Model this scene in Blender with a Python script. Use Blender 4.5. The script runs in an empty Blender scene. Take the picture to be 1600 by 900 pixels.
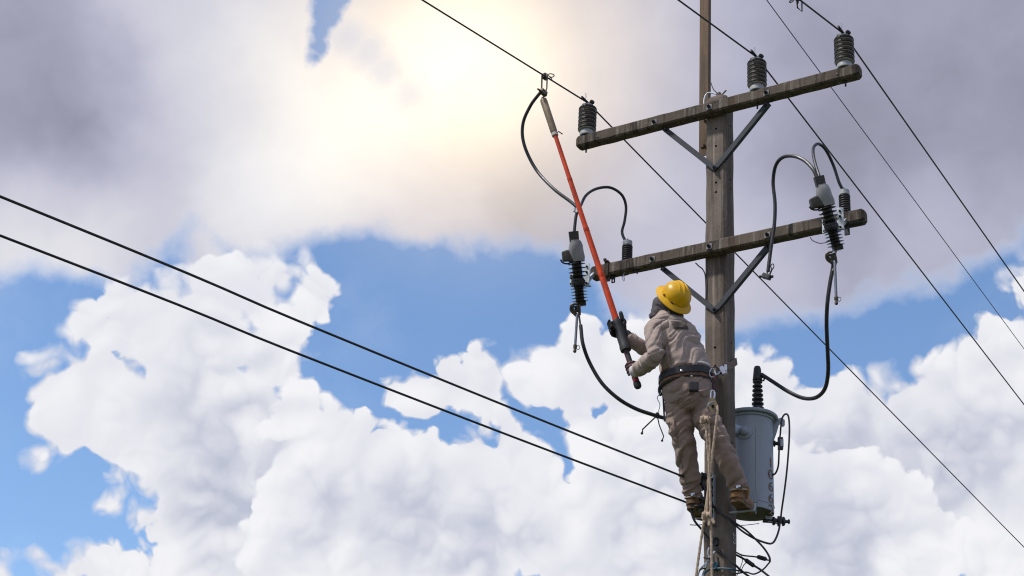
import bpy, bmesh, math, random
from mathutils import Vector, Matrix, noise as mnoise
PI = math.pi
R = math.radians
random.seed(7)
sc = bpy.context.scene
C = sc.collection

# ------------------------------------------------------------------ camera
# world frame: pole axis at the origin, crossarms along X, power line along Y, ground at z = 0
FPX, PITCH, ROLL = 2515.5, 0.4554, 0.0628       # focal length in photo pixels (1600 wide), tilt, roll
YAW, OX, OY, CAMZ = 0.5684, 1.4351, 9.9582, 1.6
def _loc(v):                                    # camera-aligned horizontal frame -> world
    ca, sa = math.cos(YAW), math.sin(YAW)
    return Vector((v[0]*ca - v[1]*sa, v[0]*sa + v[1]*ca, v[2]))
_F = Vector((0, math.cos(PITCH), math.sin(PITCH)))
_U0 = Vector((0, -math.sin(PITCH), math.cos(PITCH)))
_R0 = Vector((1, 0, 0))
_Rr = _R0*math.cos(ROLL) + _U0*math.sin(ROLL)
_Uu = _U0*math.cos(ROLL) - _R0*math.sin(ROLL)
FW, UP, RT = _loc(_F), _loc(_Uu), _loc(_Rr)
EYE = _loc((-OX, -OY, 0)); EYE.z = CAMZ
cam = bpy.data.cameras.new('camera'); camo = bpy.data.objects.new('camera', cam); C.objects.link(camo)
cam.sensor_width = 36; cam.lens = 36*FPX/1600; cam.clip_start = 0.05; cam.clip_end = 20000
m = Matrix((RT, UP, -FW)).transposed().to_4x4(); m.translation = EYE
camo.matrix_world = m
sc.camera = camo
def ray(px, py):
    return (FW + RT*((px-800)/FPX) - UP*((py-450)/FPX))
def atY(px, py, y):
    d = ray(px, py); return EYE + d*((y-EYE.y)/d.y)
def atX(px, py, x):
    d = ray(px, py); return EYE + d*((x-EYE.x)/d.x)
def atZ(px, py, z):
    d = ray(px, py); return EYE + d*((z-EYE.z)/d.z)
def pts(l, y0=0.0):                             # [(px,py,Y)...] -> world points
    return [atY(p[0], p[1], p[2] if len(p) > 2 else y0) for p in l]
def skydir(px, py):
    return ray(px, py).normalized()

# ------------------------------------------------------------------ world / sky
SUN_EL, SUN_AZ_VEC = R(56), (-RT*0.92 - Vector((FW.x, FW.y, 0)).normalized()*0.38)
sun_h = Vector((SUN_AZ_VEC.x, SUN_AZ_VEC.y, 0)).normalized()
SUN_DIR = Vector((sun_h.x*math.cos(SUN_EL), sun_h.y*math.cos(SUN_EL), math.sin(SUN_EL)))

w = bpy.data.worlds.new('World'); sc.world = w; w.use_nodes = True
w.cycles.sampling_method = 'MANUAL'; w.cycles.sample_map_resolution = 512
wt = w.node_tree; wt.nodes.clear()

class G:
    """tiny helper that writes node expressions into a tree"""
    def __init__(s, tree): s.t = tree
    def n(s, typ, **kw):
        nd = s.t.nodes.new(typ)
        for k, v in kw.items(): setattr(nd, k, v)
        return nd
    def put(s, sock, v):
        if hasattr(v, 'is_output'): s.t.links.new(v, sock)
        else: sock.default_value = v
    def m(s, op, a, b=None, c=None, clamp=False):
        nd = s.n('ShaderNodeMath', operation=op, use_clamp=clamp)
        for i, v in enumerate((a, b, c)):
            if v is not None: s.put(nd.inputs[i], v)
        return nd.outputs[0]
    def vm(s, op, a, b=None, scale=None):
        nd = s.n('ShaderNodeVectorMath', operation=op)
        s.put(nd.inputs[0], a)
        if b is not None: s.put(nd.inputs[1], b)
        if scale is not None: s.put(nd.inputs['Scale'], scale)
        return nd.outputs['Value'] if op in ('DISTANCE', 'DOT_PRODUCT', 'LENGTH') else nd.outputs['Vector']
    def noise(s, vec, scale, detail=4, rough=0.5, color=False, typ='FBM', dist=0.0):
        nd = s.n('ShaderNodeTexNoise', noise_dimensions='3D')
        nd.noise_type = typ
        s.put(nd.inputs['Vector'], vec); nd.inputs['Scale'].default_value = scale
        nd.inputs['Detail'].default_value = detail; nd.inputs['Roughness'].default_value = rough
        nd.inputs['Distortion'].default_value = dist
        return nd.outputs['Color'] if color else nd.outputs[0]
    def voro(s, vec, scale, smooth=0.6):
        nd = s.n('ShaderNodeTexVoronoi', feature='SMOOTH_F1')
        s.put(nd.inputs['Vector'], vec); nd.inputs['Scale'].default_value = scale
        nd.inputs['Smoothness'].default_value = smooth
        return nd.outputs['Distance']
    def rng(s, v, a, b, c=0.0, d=1.0, smooth=True):
        nd = s.n('ShaderNodeMapRange', interpolation_type='SMOOTHSTEP' if smooth else 'LINEAR')
        s.put(nd.inputs[0], v)
        for i, x in enumerate((a, b, c, d)): s.put(nd.inputs[i+1], x)
        return nd.outputs[0]
    def mix(s, f, a, b):
        nd = s.n('ShaderNodeMix', data_type='RGBA', clamp_factor=True)
        s.put(nd.inputs[0], f)
        for i, v in ((6, a), (7, b)):
            s.put(nd.inputs[i], (*v, 1) if isinstance(v, tuple) and len(v) == 3 else v)
        return nd.outputs[2]

g = G(wt)
tc = g.n('ShaderNodeTexCoord')
D0 = g.vm('NORMALIZE', tc.outputs['Generated'])
Q = g.vm('SCALE', D0, scale=FPX)                       # directions scaled so that 1 unit is about one photo pixel

def cdir(x, y): return tuple(skydir(x, y)*FPX)
def union(gg, q, blobs, k):
    out = None
    for (x, y, r) in blobs:
        v = gg.m('SUBTRACT', r, gg.vm('DISTANCE', q, cdir(x, y)))
        out = v if out is None else gg.m('SMOOTH_MAX', out, v, k)
    return out

TOWER = [(440,434,40),(484,462,46),(440,505,50),(400,470,58),(330,520,85),(197,480,42),(140,512,42),(250,520,85),(84,600,42),(150,610,75),
         (95,672,50),(190,672,60),(425,555,62),(300,640,110),(375,690,110),(268,745,55),(310,800,80),(400,820,110),(350,760,110),
         (205,715,38),(340,880,90),(158,792,-2),(70,812,-6)]
FRONT = [(455,655,40),(500,680,30),(553,698,42),(604,694,38),(664,712,40),(735,712,44),(800,715,46),(848,738,44),
         (520,770,90),(640,800,105),(760,800,95),(480,870,100),(830,840,58),(920,860,72),(1010,850,120),(560,880,120),(700,890,120),
         (965,760,75),(1060,760,120),(1200,800,130),(1330,830,130),(1440,850,70),(1590,885,32),(1535,893,25)]
MID = [(618,612,26),(655,610,38),(706,596,48),(760,590,56),(810,590,58),(856,582,55),(925,562,62),(1005,590,85),(1080,600,90),(950,690,62),(1050,720,120),
       (905,650,40),(910,618,46),(1160,610,78),(1203,574,40),(1190,650,100),(1290,655,55),(1350,652,60),(1412,648,55),(1480,608,55),(1552,565,62),(1610,550,70),
       (1300,740,140),(1450,735,130),(1560,690,130),(1640,620,120),(110,893,40),(160,888,38),(208,900,32),(-5,895,18),(1620,760,120),
       (1612,440,40),(1650,490,70)]
DECK = [(-100,170,270),(150,215,220),(400,190,205),(520,160,230),(700,180,225),(900,180,215),(1080,270,240),(1230,255,240),(1390,195,250),
        (1600,60,260),(1780,150,250),(-60,-150,300),(300,-150,300),(640,-150,300),(950,-150,300),(1250,-150,300),(1600,-200,300),(1080,400,130),
        (330,400,55)]
HOLES = [(518,-10,34),(509,22,27),(501,50,22),(495,74,17),(490,92,11)]
VEILED = [(548,62,26),(575,85,30),(605,110,32),(640,145,28)]

def puffs(gg, q, octaves, seed):
    out = None
    for k, (sc_, amp) in enumerate(octaves):           # |noise| : round puffs with creases between them
        nd = gg.n('ShaderNodeTexNoise', noise_dimensions='3D', normalize=False)
        gg.put(nd.inputs['Vector'], gg.vm('ADD', q, (31*k+seed, 17*k-seed, 5)))
        nd.inputs['Scale'].default_value = 1/sc_; nd.inputs['Detail'].default_value = 0
        v = gg.m('MULTIPLY_ADD', gg.m('ABSOLUTE', nd.outputs[0]), amp, -0.2*amp)
        out = v if out is None else gg.m('ADD', out, v)
    return out
OCT = ((150, 54), (70, 46), (34, 24), (16, 8))
LDIR = tuple((UP*0.86 - RT*0.5)*11.0)                   # towards the light, for the relief of the puffs
def puff_set(seed):
    wv = g.vm('SCALE', g.vm('SUBTRACT', g.noise(g.vm('ADD', Q, (seed, 0, 0)), 1/60, 2, 0.5, color=True), (0.5,0.5,0.5)), scale=34)
    qw = g.vm('ADD', Q, wv)
    b0 = puffs(g, qw, OCT, seed)
    c0 = puffs(g, qw, OCT[:3], seed)
    b1 = puffs(g, g.vm('ADD', qw, LDIR), OCT[:3], seed)
    fine = g.m('MULTIPLY', g.m('SUBTRACT', g.noise(qw, 1/9, 2, 0.6), 0.5), 6)
    big = g.m('SUBTRACT', puffs(g, qw, OCT[:2], seed), puffs(g, g.vm('ADD', qw, tuple(x*2.6 for x in LDIR)), OCT[:2], seed))
    return qw, g.m('ADD', b0, fine), g.m('SUBTRACT', c0, b1), big
def cumulus(pset, blobs, white, shade, soft, shades, bias=5.0):
    qw, b0, rel, big = pset
    S = union(g, qw, blobs, 9)
    S0 = g.m('ADD', g.m('ADD', S, bias), b0)
    lit = g.rng(rel, -15, 13)
    dark = None
    for (x, y, r, amp) in shades:                       # thick parts of the cloud let less light through
        v = g.m('MULTIPLY', g.rng(g.vm('DISTANCE', qw, cdir(x, y)), r, r*0.15), amp)
        dark = v if dark is None else g.m('MAXIMUM', dark, v)
    dark = g.m('MULTIPLY', dark, g.rng(S0, 4, 60))
    dark = g.m('MULTIPLY', dark, g.rng(b0, 40, -25, 0.35, 1.15))
    hill = g.rng(b0, -14, 22)                           # creases between the puffs are dimmer than their crowns
    lit = g.m('MULTIPLY', g.m('MULTIPLY_ADD', lit, 0.13, g.m('MULTIPLY', hill, 0.08)), g.rng(g.noise(Q, 1/140, 2), 0.36, 0.6, 0.4, 1.0))
    lit = g.m('ADD', lit, g.m('MULTIPLY', g.rng(big, -28, 26), g.rng(g.noise(g.vm('ADD', Q, (900,0,0)), 1/170, 2), 0.38, 0.62, 0.08, 0.27)))
    f = g.m('SUBTRACT', g.m('ADD', lit, 0.66), dark, clamp=True)
    col = g.mix(f, shade, white)
    al = g.rng(S0, -3, g.rng(g.noise(Q, 1/110, 1), 0.42, 0.64, 6, soft))
    return col, al

# --- cloud deck with soft lower edge
qd = g.vm('ADD', Q, g.vm('SCALE', g.vm('SUBTRACT', g.noise(Q, 1/150, 3, 0.6, color=True), (0.5,0.5,0.5)), scale=105))
Sd = union(g, qd, DECK, 30)
qh = g.vm('ADD', Q, g.vm('SCALE', g.vm('SUBTRACT', g.noise(Q, 1/40, 3, 0.6, color=True), (0.5,0.5,0.5)), scale=30))
Sh = union(g, qh, HOLES, 10)
Sd = g.m('ADD', Sd, g.m('MULTIPLY', g.m('SUBTRACT', g.noise(Q, 1/60, 5, 0.62), 0.5), 50))
# generic broken cloud for the rest of the sky dome
far = g.rng(g.vm('DISTANCE', Q, cdir(800, 450)), 1150, 1500)
gen = g.m('MULTIPLY', g.m('SUBTRACT', g.noise(Q, 1/900, 6, 0.55), 0.45), 700)
gen = g.m('ADD', gen, g.m('MULTIPLY', g.m('SUBTRACT', far, 1.0), 900))
Sd = g.m('MAXIMUM', Sd, gen)
a_deck = g.m('MULTIPLY', g.rng(Sd, -18, 38), g.m('SUBTRACT', 1.0, g.m('MAXIMUM', g.m('MULTIPLY', g.rng(Sh, -7, 12), 0.85), g.m('MULTIPLY', g.rng(union(g, qh, VEILED, 10), -22, 26), 0.22))))
def soft_blob(x, y, r, amp): return g.m('MULTIPLY', g.rng(g.vm('DISTANCE', qd, cdir(x, y)), r, 0), amp)
lum = 0.0
for b in [(430,110,330,.30),(60,400,230,.34),(330,370,260,.22),(560,330,300,.20),(1080,430,300,.16),(1450,420,230,.08),(1000,60,330,.12),
          (60,240,260,-.05),(1420,200,330,-.06),(240,20,200,.10),(1540,330,160,.05)]:
    v = soft_blob(*b); lum = v if lum == 0.0 else g.m('ADD', lum, v)
deck_n = g.m('MULTIPLY', g.m('SUBTRACT', g.noise(qd, 1/130, 5, 0.5), 0.5), 0.16)
lum = g.m('ADD', g.m('ADD', lum, deck_n), 0.335)
lum = g.m('MULTIPLY', lum, g.m('ADD', 1.0, g.m('MULTIPLY', far, 0.25)))
deck_col = g.vm('SCALE', g.mix(g.rng(lum, .3, .75), (0.95, 0.96, 1.24), (1.0, 0.99, 1.02)), scale=lum)
# the sun behind thin cloud: warm bright veil
sunpx = (730, 105)
gl1 = g.rng(g.vm('DISTANCE', g.mix(0.35, Q, qd), cdir(*sunpx)), 430, 0)
gl2 = g.rng(g.vm('DISTANCE', Q, cdir(*sunpx)), 210, 0)
glow = g.vm('ADD', g.vm('SCALE', (0.52,0.39,0.15), scale=gl1), g.vm('SCALE', (0.34,0.32,0.24), scale=gl2))
deck_col = g.vm('ADD', deck_col, glow)

P1, P2 = puff_set(0), puff_set(400)
WHITE, SHADE = (.765,.765,.79), (.43,.455,.555)
c_t, a_t = cumulus(P1, TOWER, WHITE, SHADE, 26, [(365,650,170,.62),(350,780,170,.68),(330,560,90,.35),(230,640,60,.3)])
c_m, a_m = cumulus(P1, MID, WHITE, SHADE, 30, [(1150,690,180,.6),(1320,700,160,.6),(1480,720,170,.65),(950,650,90,.45),(1580,640,110,.5),(740,620,60,.4)], -3.0)
c_f, a_f = cumulus(P2, FRONT, WHITE, SHADE, 12, [(640,800,150,.55),(780,860,160,.6),(1050,830,180,.6),(1300,860,180,.6),(500,800,100,.5)])
col = g.mix(a_t, deck_col, c_t)
col = g.mix(a_m, col, c_m)
col = g.mix(a_f, col, c_f)
inv = lambda a: g.m('SUBTRACT', 1.0, a)
alpha = inv(g.m('MULTIPLY', g.m('MULTIPLY', inv(a_deck), inv(a_t)), g.m('MULTIPLY', inv(a_m), inv(a_f))))
# thin white veil over the blue, thicker near the sun
veil = g.m('ADD', g.rng(g.noise(Q, 1/260, 6, 0.6), 0.5, 0.8, 0.0, 0.12), g.m('MULTIPLY', gl1, 0.5))
col = g.mix(g.m('MULTIPLY', inv(alpha), 1.0), col, (0.72,0.73,0.78))
alpha = g.m('MAXIMUM', alpha, veil)
sky = g.n('ShaderNodeTexSky', sky_type='NISHITA'); sky.sun_disc = False
sky.sun_elevation = SUN_EL; sky.sun_rotation = math.atan2(SUN_DIR.x, SUN_DIR.y)
sky.air_density = 1.0; sky.dust_density = 0.0; sky.ozone_density = 4.5
bg1 = g.n('ShaderNodeBackground'); wt.links.new(sky.outputs[0], bg1.inputs[0]); bg1.inputs[1].default_value = 0.15
bg2 = g.n('ShaderNodeBackground'); g.put(bg2.inputs[0], col); bg2.inputs[1].default_value = 1.0
mx = g.n('ShaderNodeMixShader'); g.put(mx.inputs[0], alpha)
wt.links.new(bg1.outputs[0], mx.inputs[1]); wt.links.new(bg2.outputs[0], mx.inputs[2])
wo = g.n('ShaderNodeOutputWorld'); wt.links.new(mx.outputs[0], wo.inputs[0])

sun = bpy.data.lights.new('sun', 'SUN'); suno = bpy.data.objects.new('sun', sun); C.objects.link(suno)
sun.energy = 2.9; sun.angle = R(5); sun.color = (1.0, 0.95, 0.88)
suno.rotation_euler = SUN_DIR.to_track_quat('Z', 'Y').to_euler()
suno.location = (0, 0, 30)
sc.view_settings.view_transform = 'Standard'; sc.view_settings.look = 'None'
sc.view_settings.gamma = 1.0; sc.view_settings.use_curve_mapping = False
sc.view_settings.exposure = 0.25
sc.cycles.use_adaptive_sampling = True; sc.cycles.adaptive_threshold = 0.012; sc.cycles.adaptive_min_samples = 8
sc.cycles.filter_width = 1.15
#STRUCTURE
# ------------------------------------------------------------------ helpers
def mat(name, col, rough=0.6, metal=0.0, var=0.12, scale=14.0, bump=0.15, bscale=60.0, stretch=None, dirt=None, dirt_amt=0.5, spec=0.5, coat=0.0, sheen=0.0, bdist=0.004):
    mt = bpy.data.materials.new(name); mt.use_nodes = True
    t = mt.node_tree; t.nodes.clear(); h = G(t)
    o = h.n('ShaderNodeOutputMaterial'); p = h.n('ShaderNodeBsdfPrincipled')
    t.links.new(p.outputs[0], o.inputs[0])
    co = h.n('ShaderNodeTexCoord').outputs['Object']
    if stretch:
        mp = h.n('ShaderNodeMapping'); t.links.new(co, mp.inputs[0]); mp.inputs['Scale'].default_value = stretch; cs = mp.outputs[0]
    else: cs = co
    n1 = h.noise(cs, scale, 5, 0.6)
    lo = tuple(max(0, c*(1-var*2)) for c in col); hi = tuple(min(1, c*(1+var*1.6)) for c in col)
    c = h.mix(h.rng(n1, 0.3, 0.7), lo, hi)
    if dirt:
        n2 = h.noise(cs, scale*0.45, 6, 0.65)
        c = h.mix(h.m('MULTIPLY', h.rng(n2, 0.48, 0.66), dirt_amt), c, dirt)
    h.put(p.inputs['Base Color'], c)
    h.put(p.inputs['Roughness'], h.rng(n1, 0.2, 0.8, max(0.03, rough-0.1), min(1, rough+0.1)))
    p.inputs['Metallic'].default_value = metal
    p.inputs['Specular IOR Level'].default_value = spec
    if coat: p.inputs['Coat Weight'].default_value = coat; p.inputs['Coat Roughness'].default_value = 0.15
    if sheen: p.inputs['Sheen Weight'].default_value = sheen
    if bump:
        b = h.n('ShaderNodeBump'); b.inputs['Strength'].default_value = bump; b.inputs['Distance'].default_value = bdist
        h.put(b.inputs['Height'], h.noise(cs, bscale, 5, 0.65)); t.links.new(b.outputs[0], p.inputs['Normal'])
    return mt

def concrete(name, base, dark, light, streak=(1, 1, 1), rust=None, leach=False):
    """cast concrete: mottled, with run-down stains, a few pale leach marks and pitting"""
    mt = bpy.data.materials.new(name); mt.use_nodes = True
    t = mt.node_tree; t.nodes.clear(); h = G(t)
    o = h.n('ShaderNodeOutputMaterial'); p = h.n('ShaderNodeBsdfPrincipled'); t.links.new(p.outputs[0], o.inputs[0])
    co = h.n('ShaderNodeTexCoord').outputs['Object']
    def st(s):
        mp = h.n('ShaderNodeMapping'); t.links.new(co, mp.inputs[0]); mp.inputs['Scale'].default_value = s; return mp.outputs[0]
    blot = h.noise(co, 5, 6, 0.65); run = h.noise(st(streak), 11, 5, 0.6); fine = h.noise(co, 90, 4, 0.7)
    run2 = h.noise(h.vm('ADD', st(streak), (3.3, 1.7, 0)), 17, 4, 0.55)
    c = h.mix(h.rng(blot, 0.32, 0.7), tuple(x*0.78 for x in base), tuple(min(1, x*1.18) for x in base))
    c = h.mix(h.m('MULTIPLY', h.rng(run, 0.50, 0.64), 0.85), c, dark)
    c = h.mix(h.m('MULTIPLY', h.rng(run2, 0.56, 0.70), 0.7), c, light)
    if rust: c = h.mix(h.m('MULTIPLY', h.rng(h.noise(st(streak), 5, 4, 0.6), 0.55, 0.7), 0.45), c, rust)
    if leach:                                     # pale lime run down the middle of the front face, below the bolt holes
        sx = h.n('ShaderNodeSeparateXYZ'); t.links.new(co, sx.inputs[0])
        wob = h.m('MULTIPLY_ADD', h.noise(st((.01,.01,1.2)), 1.0, 2), 0.02, sx.outputs[0])
        band = h.m('MULTIPLY', h.rng(h.m('ABSOLUTE', h.m('SUBTRACT', wob, -0.003)), 0.011, 0.002), h.rng(h.noise(st((.01,.01,.9)), 1.0, 3), 0.44, 0.56))
        c = h.mix(h.m('MULTIPLY', band, h.rng(sx.outputs[1], 0.0, -0.07, 0, 0.65)), c, (.42,.34,.29))
    c = h.mix(h.m('MULTIPLY', h.rng(fine, 0.56, 0.75), 0.28), c, tuple(x*0.45 for x in base))
    h.put(p.inputs['Base Color'], c); p.inputs['Roughness'].default_value = 0.9; p.inputs['Specular IOR Level'].default_value = 0.25
    b = h.n('ShaderNodeBump'); b.inputs['Strength'].default_value = 0.55; b.inputs['Distance'].default_value = 0.006
    h.put(b.inputs['Height'], h.m('ADD', h.m('MULTIPLY', fine, 0.6), h.noise(co, 30, 5, 0.7))); t.links.new(b.outputs[0], p.inputs['Normal'])
    return mt

M = {}
M['pole'] = concrete('pole_concrete', (.170,.138,.116), (.075,.06,.05), (.235,.198,.170), (1.7,1.7,0.07), (.16,.105,.075), leach=True)
M['arm'] = concrete('arm_concrete', (.120,.096,.076), (.032,.026,.022), (.26,.235,.205), (1.7,1.0,0.16), (.14,.095,.065))
M['galv'] = mat('galvanised_steel', (.42,.46,.50), 0.5, 0.7, 0.12, 30, 0.1, 90)
M['washer'] = mat('dull_washer', (.20,.21,.22), 0.7, 0.2, 0.2, 60, 0.2, 90)
M['plate'] = mat('zinc_plate', (.46,.51,.56), 0.55, 0.35, 0.12, 22, 0.1, 80)
M['brace'] = mat('weathered_brace_steel', (.042,.048,.058), 0.75, 0.05, 0.22, 25, 0.2, 60)
M['rust'] = mat('rusty_steel', (.17,.115,.075), 0.85, 0.2, 0.25, 12, 0.35, 70, (1.5,1.5,.15), (.06,.045,.035), .7)
M['porcelain'] = mat('brown_porcelain', (.020,.014,.012), 0.5, 0.0, 0.2, 20, 0.0, spec=.22)
M['rim'] = mat('pale_glint_and_collar', (.42,.39,.36), 0.5, 0, 0.1, 40, 0)  # pale tone for painted shed glints, also the hot stick collar
M['cup'] = mat('grey_insulator_cup', (.36,.385,.40), 0.55, 0.1, 0.12, 25, 0.1, 70, dirt=(.16,.15,.14), dirt_amt=.4)
M['polymer'] = mat('black_polymer', (.028,.026,.026), 0.4, 0, 0.2, 25, 0.05)
M['guard'] = mat('grey_guard_plastic', (.30,.305,.31), 0.5, 0, 0.10, 9, 0.05, 40, dirt=(.17,.155,.14), dirt_amt=.35)
M['guard_dark'] = mat('dark_hood_rubber', (.062,.056,.05), 0.6, 0, 0.12, 20, 0.05)
M['cable'] = mat('black_cable', (.022,.022,.024), 0.42, 0, 0.2, 20, 0.05)
M['wire'] = mat('aluminium_conductor', (.075,.075,.078), 0.6, 0.6, 0.1, 20, 0.0)
M['bronze'] = mat('aged_bronze', (.14,.115,.085), 0.5, 0.8, 0.25, 40, 0.2)
M['darkmetal'] = mat('dark_metal', (.05,.05,.052), 0.5, 0.7, 0.25, 40, 0.2)
M['tube'] = mat('fuse_tube_grey', (.13,.15,.19), 0.45, 0, 0.12, 25, 0.05)
M['tank'] = mat('tank_paint', (.34,.385,.45), 0.5, 0.0, 0.06, 4, 0.05, 30, (2.2,2.2,.3), (.25,.275,.305), .4)
M['tank_under'] = mat('tank_bottom_dark', (.10,.095,.08), 0.7, 0.0, 0.2, 9, 0.1)  # underside, darker and browner than the tank paint
M['orange'] = mat('orange_fibreglass', (.62,.060,.010), 0.5, 0, 0.16, 14, 0.05, 60, (1,1,.3), (.38,.05,.02), .45, spec=.3)
M['stickgrey'] = mat('brown_grey_fibreglass', (.23,.17,.10), 0.45, 0, 0.12, 18, 0.08)
M['blackrubber'] = mat('black_rubber', (.028,.028,.031), 0.6, 0, 0.15, 30, 0.15, 90)
M['redband'] = mat('red_band', (.40,.025,.03), 0.4, 0, 0.1, 20, 0.05)
M['orangetext'] = mat('orange_paint', (.22,.12,.09), 0.7, 0, 0.35, 40, 0)
M['whitepaint'] = mat('white_paint', (.75,.75,.74), 0.7, 0, 0.15, 40, 0)
M['shirt'] = mat('khaki_shirt_cloth', (.38,.30,.262), 0.9, 0, 0.07, 8, 0.35, 420, sheen=.15, bdist=.002)
M['trouser'] = mat('tan_trouser_cloth', (.30,.215,.178), 0.9, 0, 0.09, 8, 0.35, 420, sheen=.15, bdist=.002)
M['seam'] = mat('seam_thread', (.23,.18,.15), 0.9, 0, 0.15, 40, 0)
M['patch'] = mat('brown_patch', (.10,.08,.07), 0.85, 0, 0.15, 60, 0.3, 200)
M['hood'] = mat('grey_hood_cloth', (.06,.05,.058), 0.9, 0, 0.12, 12, 0.3, 300, sheen=.2, bdist=.003)
M['skin'] = mat('skin', (.38,.22,.15), 0.55, 0, 0.08, 12, 0.1, 120)
M['glove'] = mat('black_glove', (.024,.022,.024), 0.65, 0, 0.2, 30, 0.3, 160)
M['glove_red'] = mat('maroon_glove', (.075,.02,.026), 0.65, 0, 0.25, 25, 0.3, 160)
M['helmet'] = mat('yellow_helmet', (.74,.41,.002), 0.42, 0, 0.06, 9, 0.04, 40, dirt=(.50,.27,.01), dirt_amt=.5, spec=.35)
M['leather'] = mat('brown_leather', (.16,.075,.038), 0.6, 0, 0.2, 20, 0.25, 90)
M['blackleather'] = mat('black_leather', (.016,.016,.018), 0.5, 0, 0.2, 25, 0.2, 90)
M['boot'] = mat('brown_boot_leather', (.19,.105,.05), 0.7, 0, 0.3, 18, 0.3, 80)
M['boot_tan'] = mat('tan_boot_leather', (.27,.135,.05), 0.6, 0, 0.2, 18, 0.3, 80)
M['rope'] = mat('tan_rope', (.46,.35,.26), 0.95, 0, 0.18, 60, 0.6, 160)
M['webbing'] = mat('brown_webbing', (.20,.145,.11), 0.85, 0, 0.15, 40, 0.4, 200)
M['chrome'] = mat('bright_steel', (.62,.63,.64), 0.28, 1.0, 0.1, 30, 0.05)
M['white'] = mat('white_cloth', (.62,.60,.60), 0.8, 0, 0.1, 20, 0.2)
M['teal'] = mat('teal_cable', (.02,.10,.15), 0.45, 0, 0.15, 20, 0.05)
M['greycable'] = mat('grey_cable', (.33,.36,.41), 0.5, 0, 0.12, 20, 0.05)
M['ground'] = mat('grass_ground', (.055,.07,.028), 0.95, 0, 0.25, 0.7, 0.5, 3, dirt=(.12,.09,.06), dirt_amt=.6)

class MB:
    """collects shapes, all ending up in one mesh"""
    def __init__(s): s.v = []; s.f = []
    def add(s, vs, fs):
        o = len(s.v); s.v += [Vector(v) for v in vs]; s.f += [tuple(i+o for i in f) for f in fs]; return s
    def box(s, c, dims, rot=None):
        rot = rot or Matrix.Identity(3); c = Vector(c)
        vs = [c + rot @ Vector((x*dims[0]/2, y*dims[1]/2, z*dims[2]/2)) for x in (-1,1) for y in (-1,1) for z in (-1,1)]
        return s.add(vs, [(0,1,3,2),(4,6,7,5),(0,4,5,1),(2,3,7,6),(0,2,6,4),(1,5,7,3)])
    def loft(s, rings, cap=True):
        n = len(rings[0]); vs = [p for r in rings for p in r]; fs = []
        for i in range(len(rings)-1):
            for j in range(n):
                k = (j+1) % n; fs.append((i*n+j, i*n+k, (i+1)*n+k, (i+1)*n+j))
        if cap: fs += [tuple(range(n))[::-1], tuple(range((len(rings)-1)*n, len(rings)*n))]
        return s.add(vs, fs)
    def tube(s, p, r, n=10, closed=False, cap=True):
        p = [Vector(q) for q in p]; m_ = len(p)
        rad = r if isinstance(r, (list, tuple)) else [r]*m_
        rings = []; prev = None
        for i in range(m_):
            if closed: t = p[(i+1) % m_] - p[i-1]
            else: t = p[min(i+1, m_-1)] - p[max(i-1, 0)]
            t.normalize()
            if prev is None:
                a = t.orthogonal().normalized()
            else:
                a = prev - t*prev.dot(t); a = a.normalized() if a.length > 1e-6 else t.orthogonal().normalized()
            prev = a; b = t.cross(a)
            rings.append([p[i] + (a*math.cos(2*PI*j/n) + b*math.sin(2*PI*j/n))*rad[i] for j in range(n)])
        if closed: rings.append(rings[0])
        return s.loft(rings, cap and not closed)
    def lathe(s, prof, base=(0,0,0), axis=(0,0,1), n=24):
        axis = Vector(axis).normalized(); a = axis.orthogonal().normalized(); b = axis.cross(a); base = Vector(base)
        rings = [[base + axis*h + (a*math.cos(2*PI*j/n) + b*math.sin(2*PI*j/n))*max(r, 1e-4) for j in range(n)] for (r, h) in prof]
        return s.loft(rings)
    def ball(s, c, r, n=10, sq=(1,1,1)):
        c = Vector(c); rings = []
        for i in range(n+1):
            th = PI*i/n; rr = max(math.sin(th), 1e-3)
            rings.append([c + Vector((rr*math.cos(2*PI*j/(n*2))*r*sq[0], rr*math.sin(2*PI*j/(n*2))*r*sq[1], -math.cos(th)*r*sq[2])) for j in range(n*2)])
        return s.loft(rings)
    def strap(s, p, wvec, width, thick):
        """flat band along p; wvec is the direction of its width"""
        p = [Vector(q) for q in p]; rings = []
        for i in range(len(p)):
            t = (p[min(i+1, len(p)-1)] - p[max(i-1, 0)]).normalized()
            wv = wvec[i] if isinstance(wvec, list) else Vector(wvec)
            wv = (wv - t*wv.dot(t)).normalized(); nn = t.cross(wv)
            rings.append([p[i] + wv*(width/2*a) + nn*(thick/2*b) for a, b in ((-1,-1),(1,-1),(1,1),(-1,1))])
        return s.loft(rings)

def mesh_obj(name, mb, material, parent=None, smooth=False, bevel=0.0, auto=35):
    me = bpy.data.meshes.new(name)
    bm = bmesh.new()
    vv = [bm.verts.new(v) for v in mb.v]
    for f in mb.f:
        try: bm.faces.new([vv[i] for i in f])
        except ValueError: pass
    bmesh.ops.remove_doubles(bm, verts=bm.verts, dist=1e-5)
    bmesh.ops.recalc_face_normals(bm, faces=bm.faces)
    if bevel:
        ed = [e for e in bm.edges if len(e.link_faces) == 2 and e.calc_face_angle(0) > R(30)]
        bmesh.ops.bevel(bm, geom=ed, offset=bevel, segments=2, affect='EDGES', profile=0.6)
    if parent is not None: bm.transform(parent.matrix_basis.inverted())
    for f in bm.faces: f.smooth = smooth
    if smooth:
        for e in bm.edges:
            if len(e.link_faces) == 2 and e.calc_face_angle(0) > R(auto): e.smooth = False
    bm.to_mesh(me); bm.free()
    o = bpy.data.objects.new(name, me); C.objects.link(o)
    if material is not None: me.materials.append(material)
    if parent is not None: o.parent = parent
    return o
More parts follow.
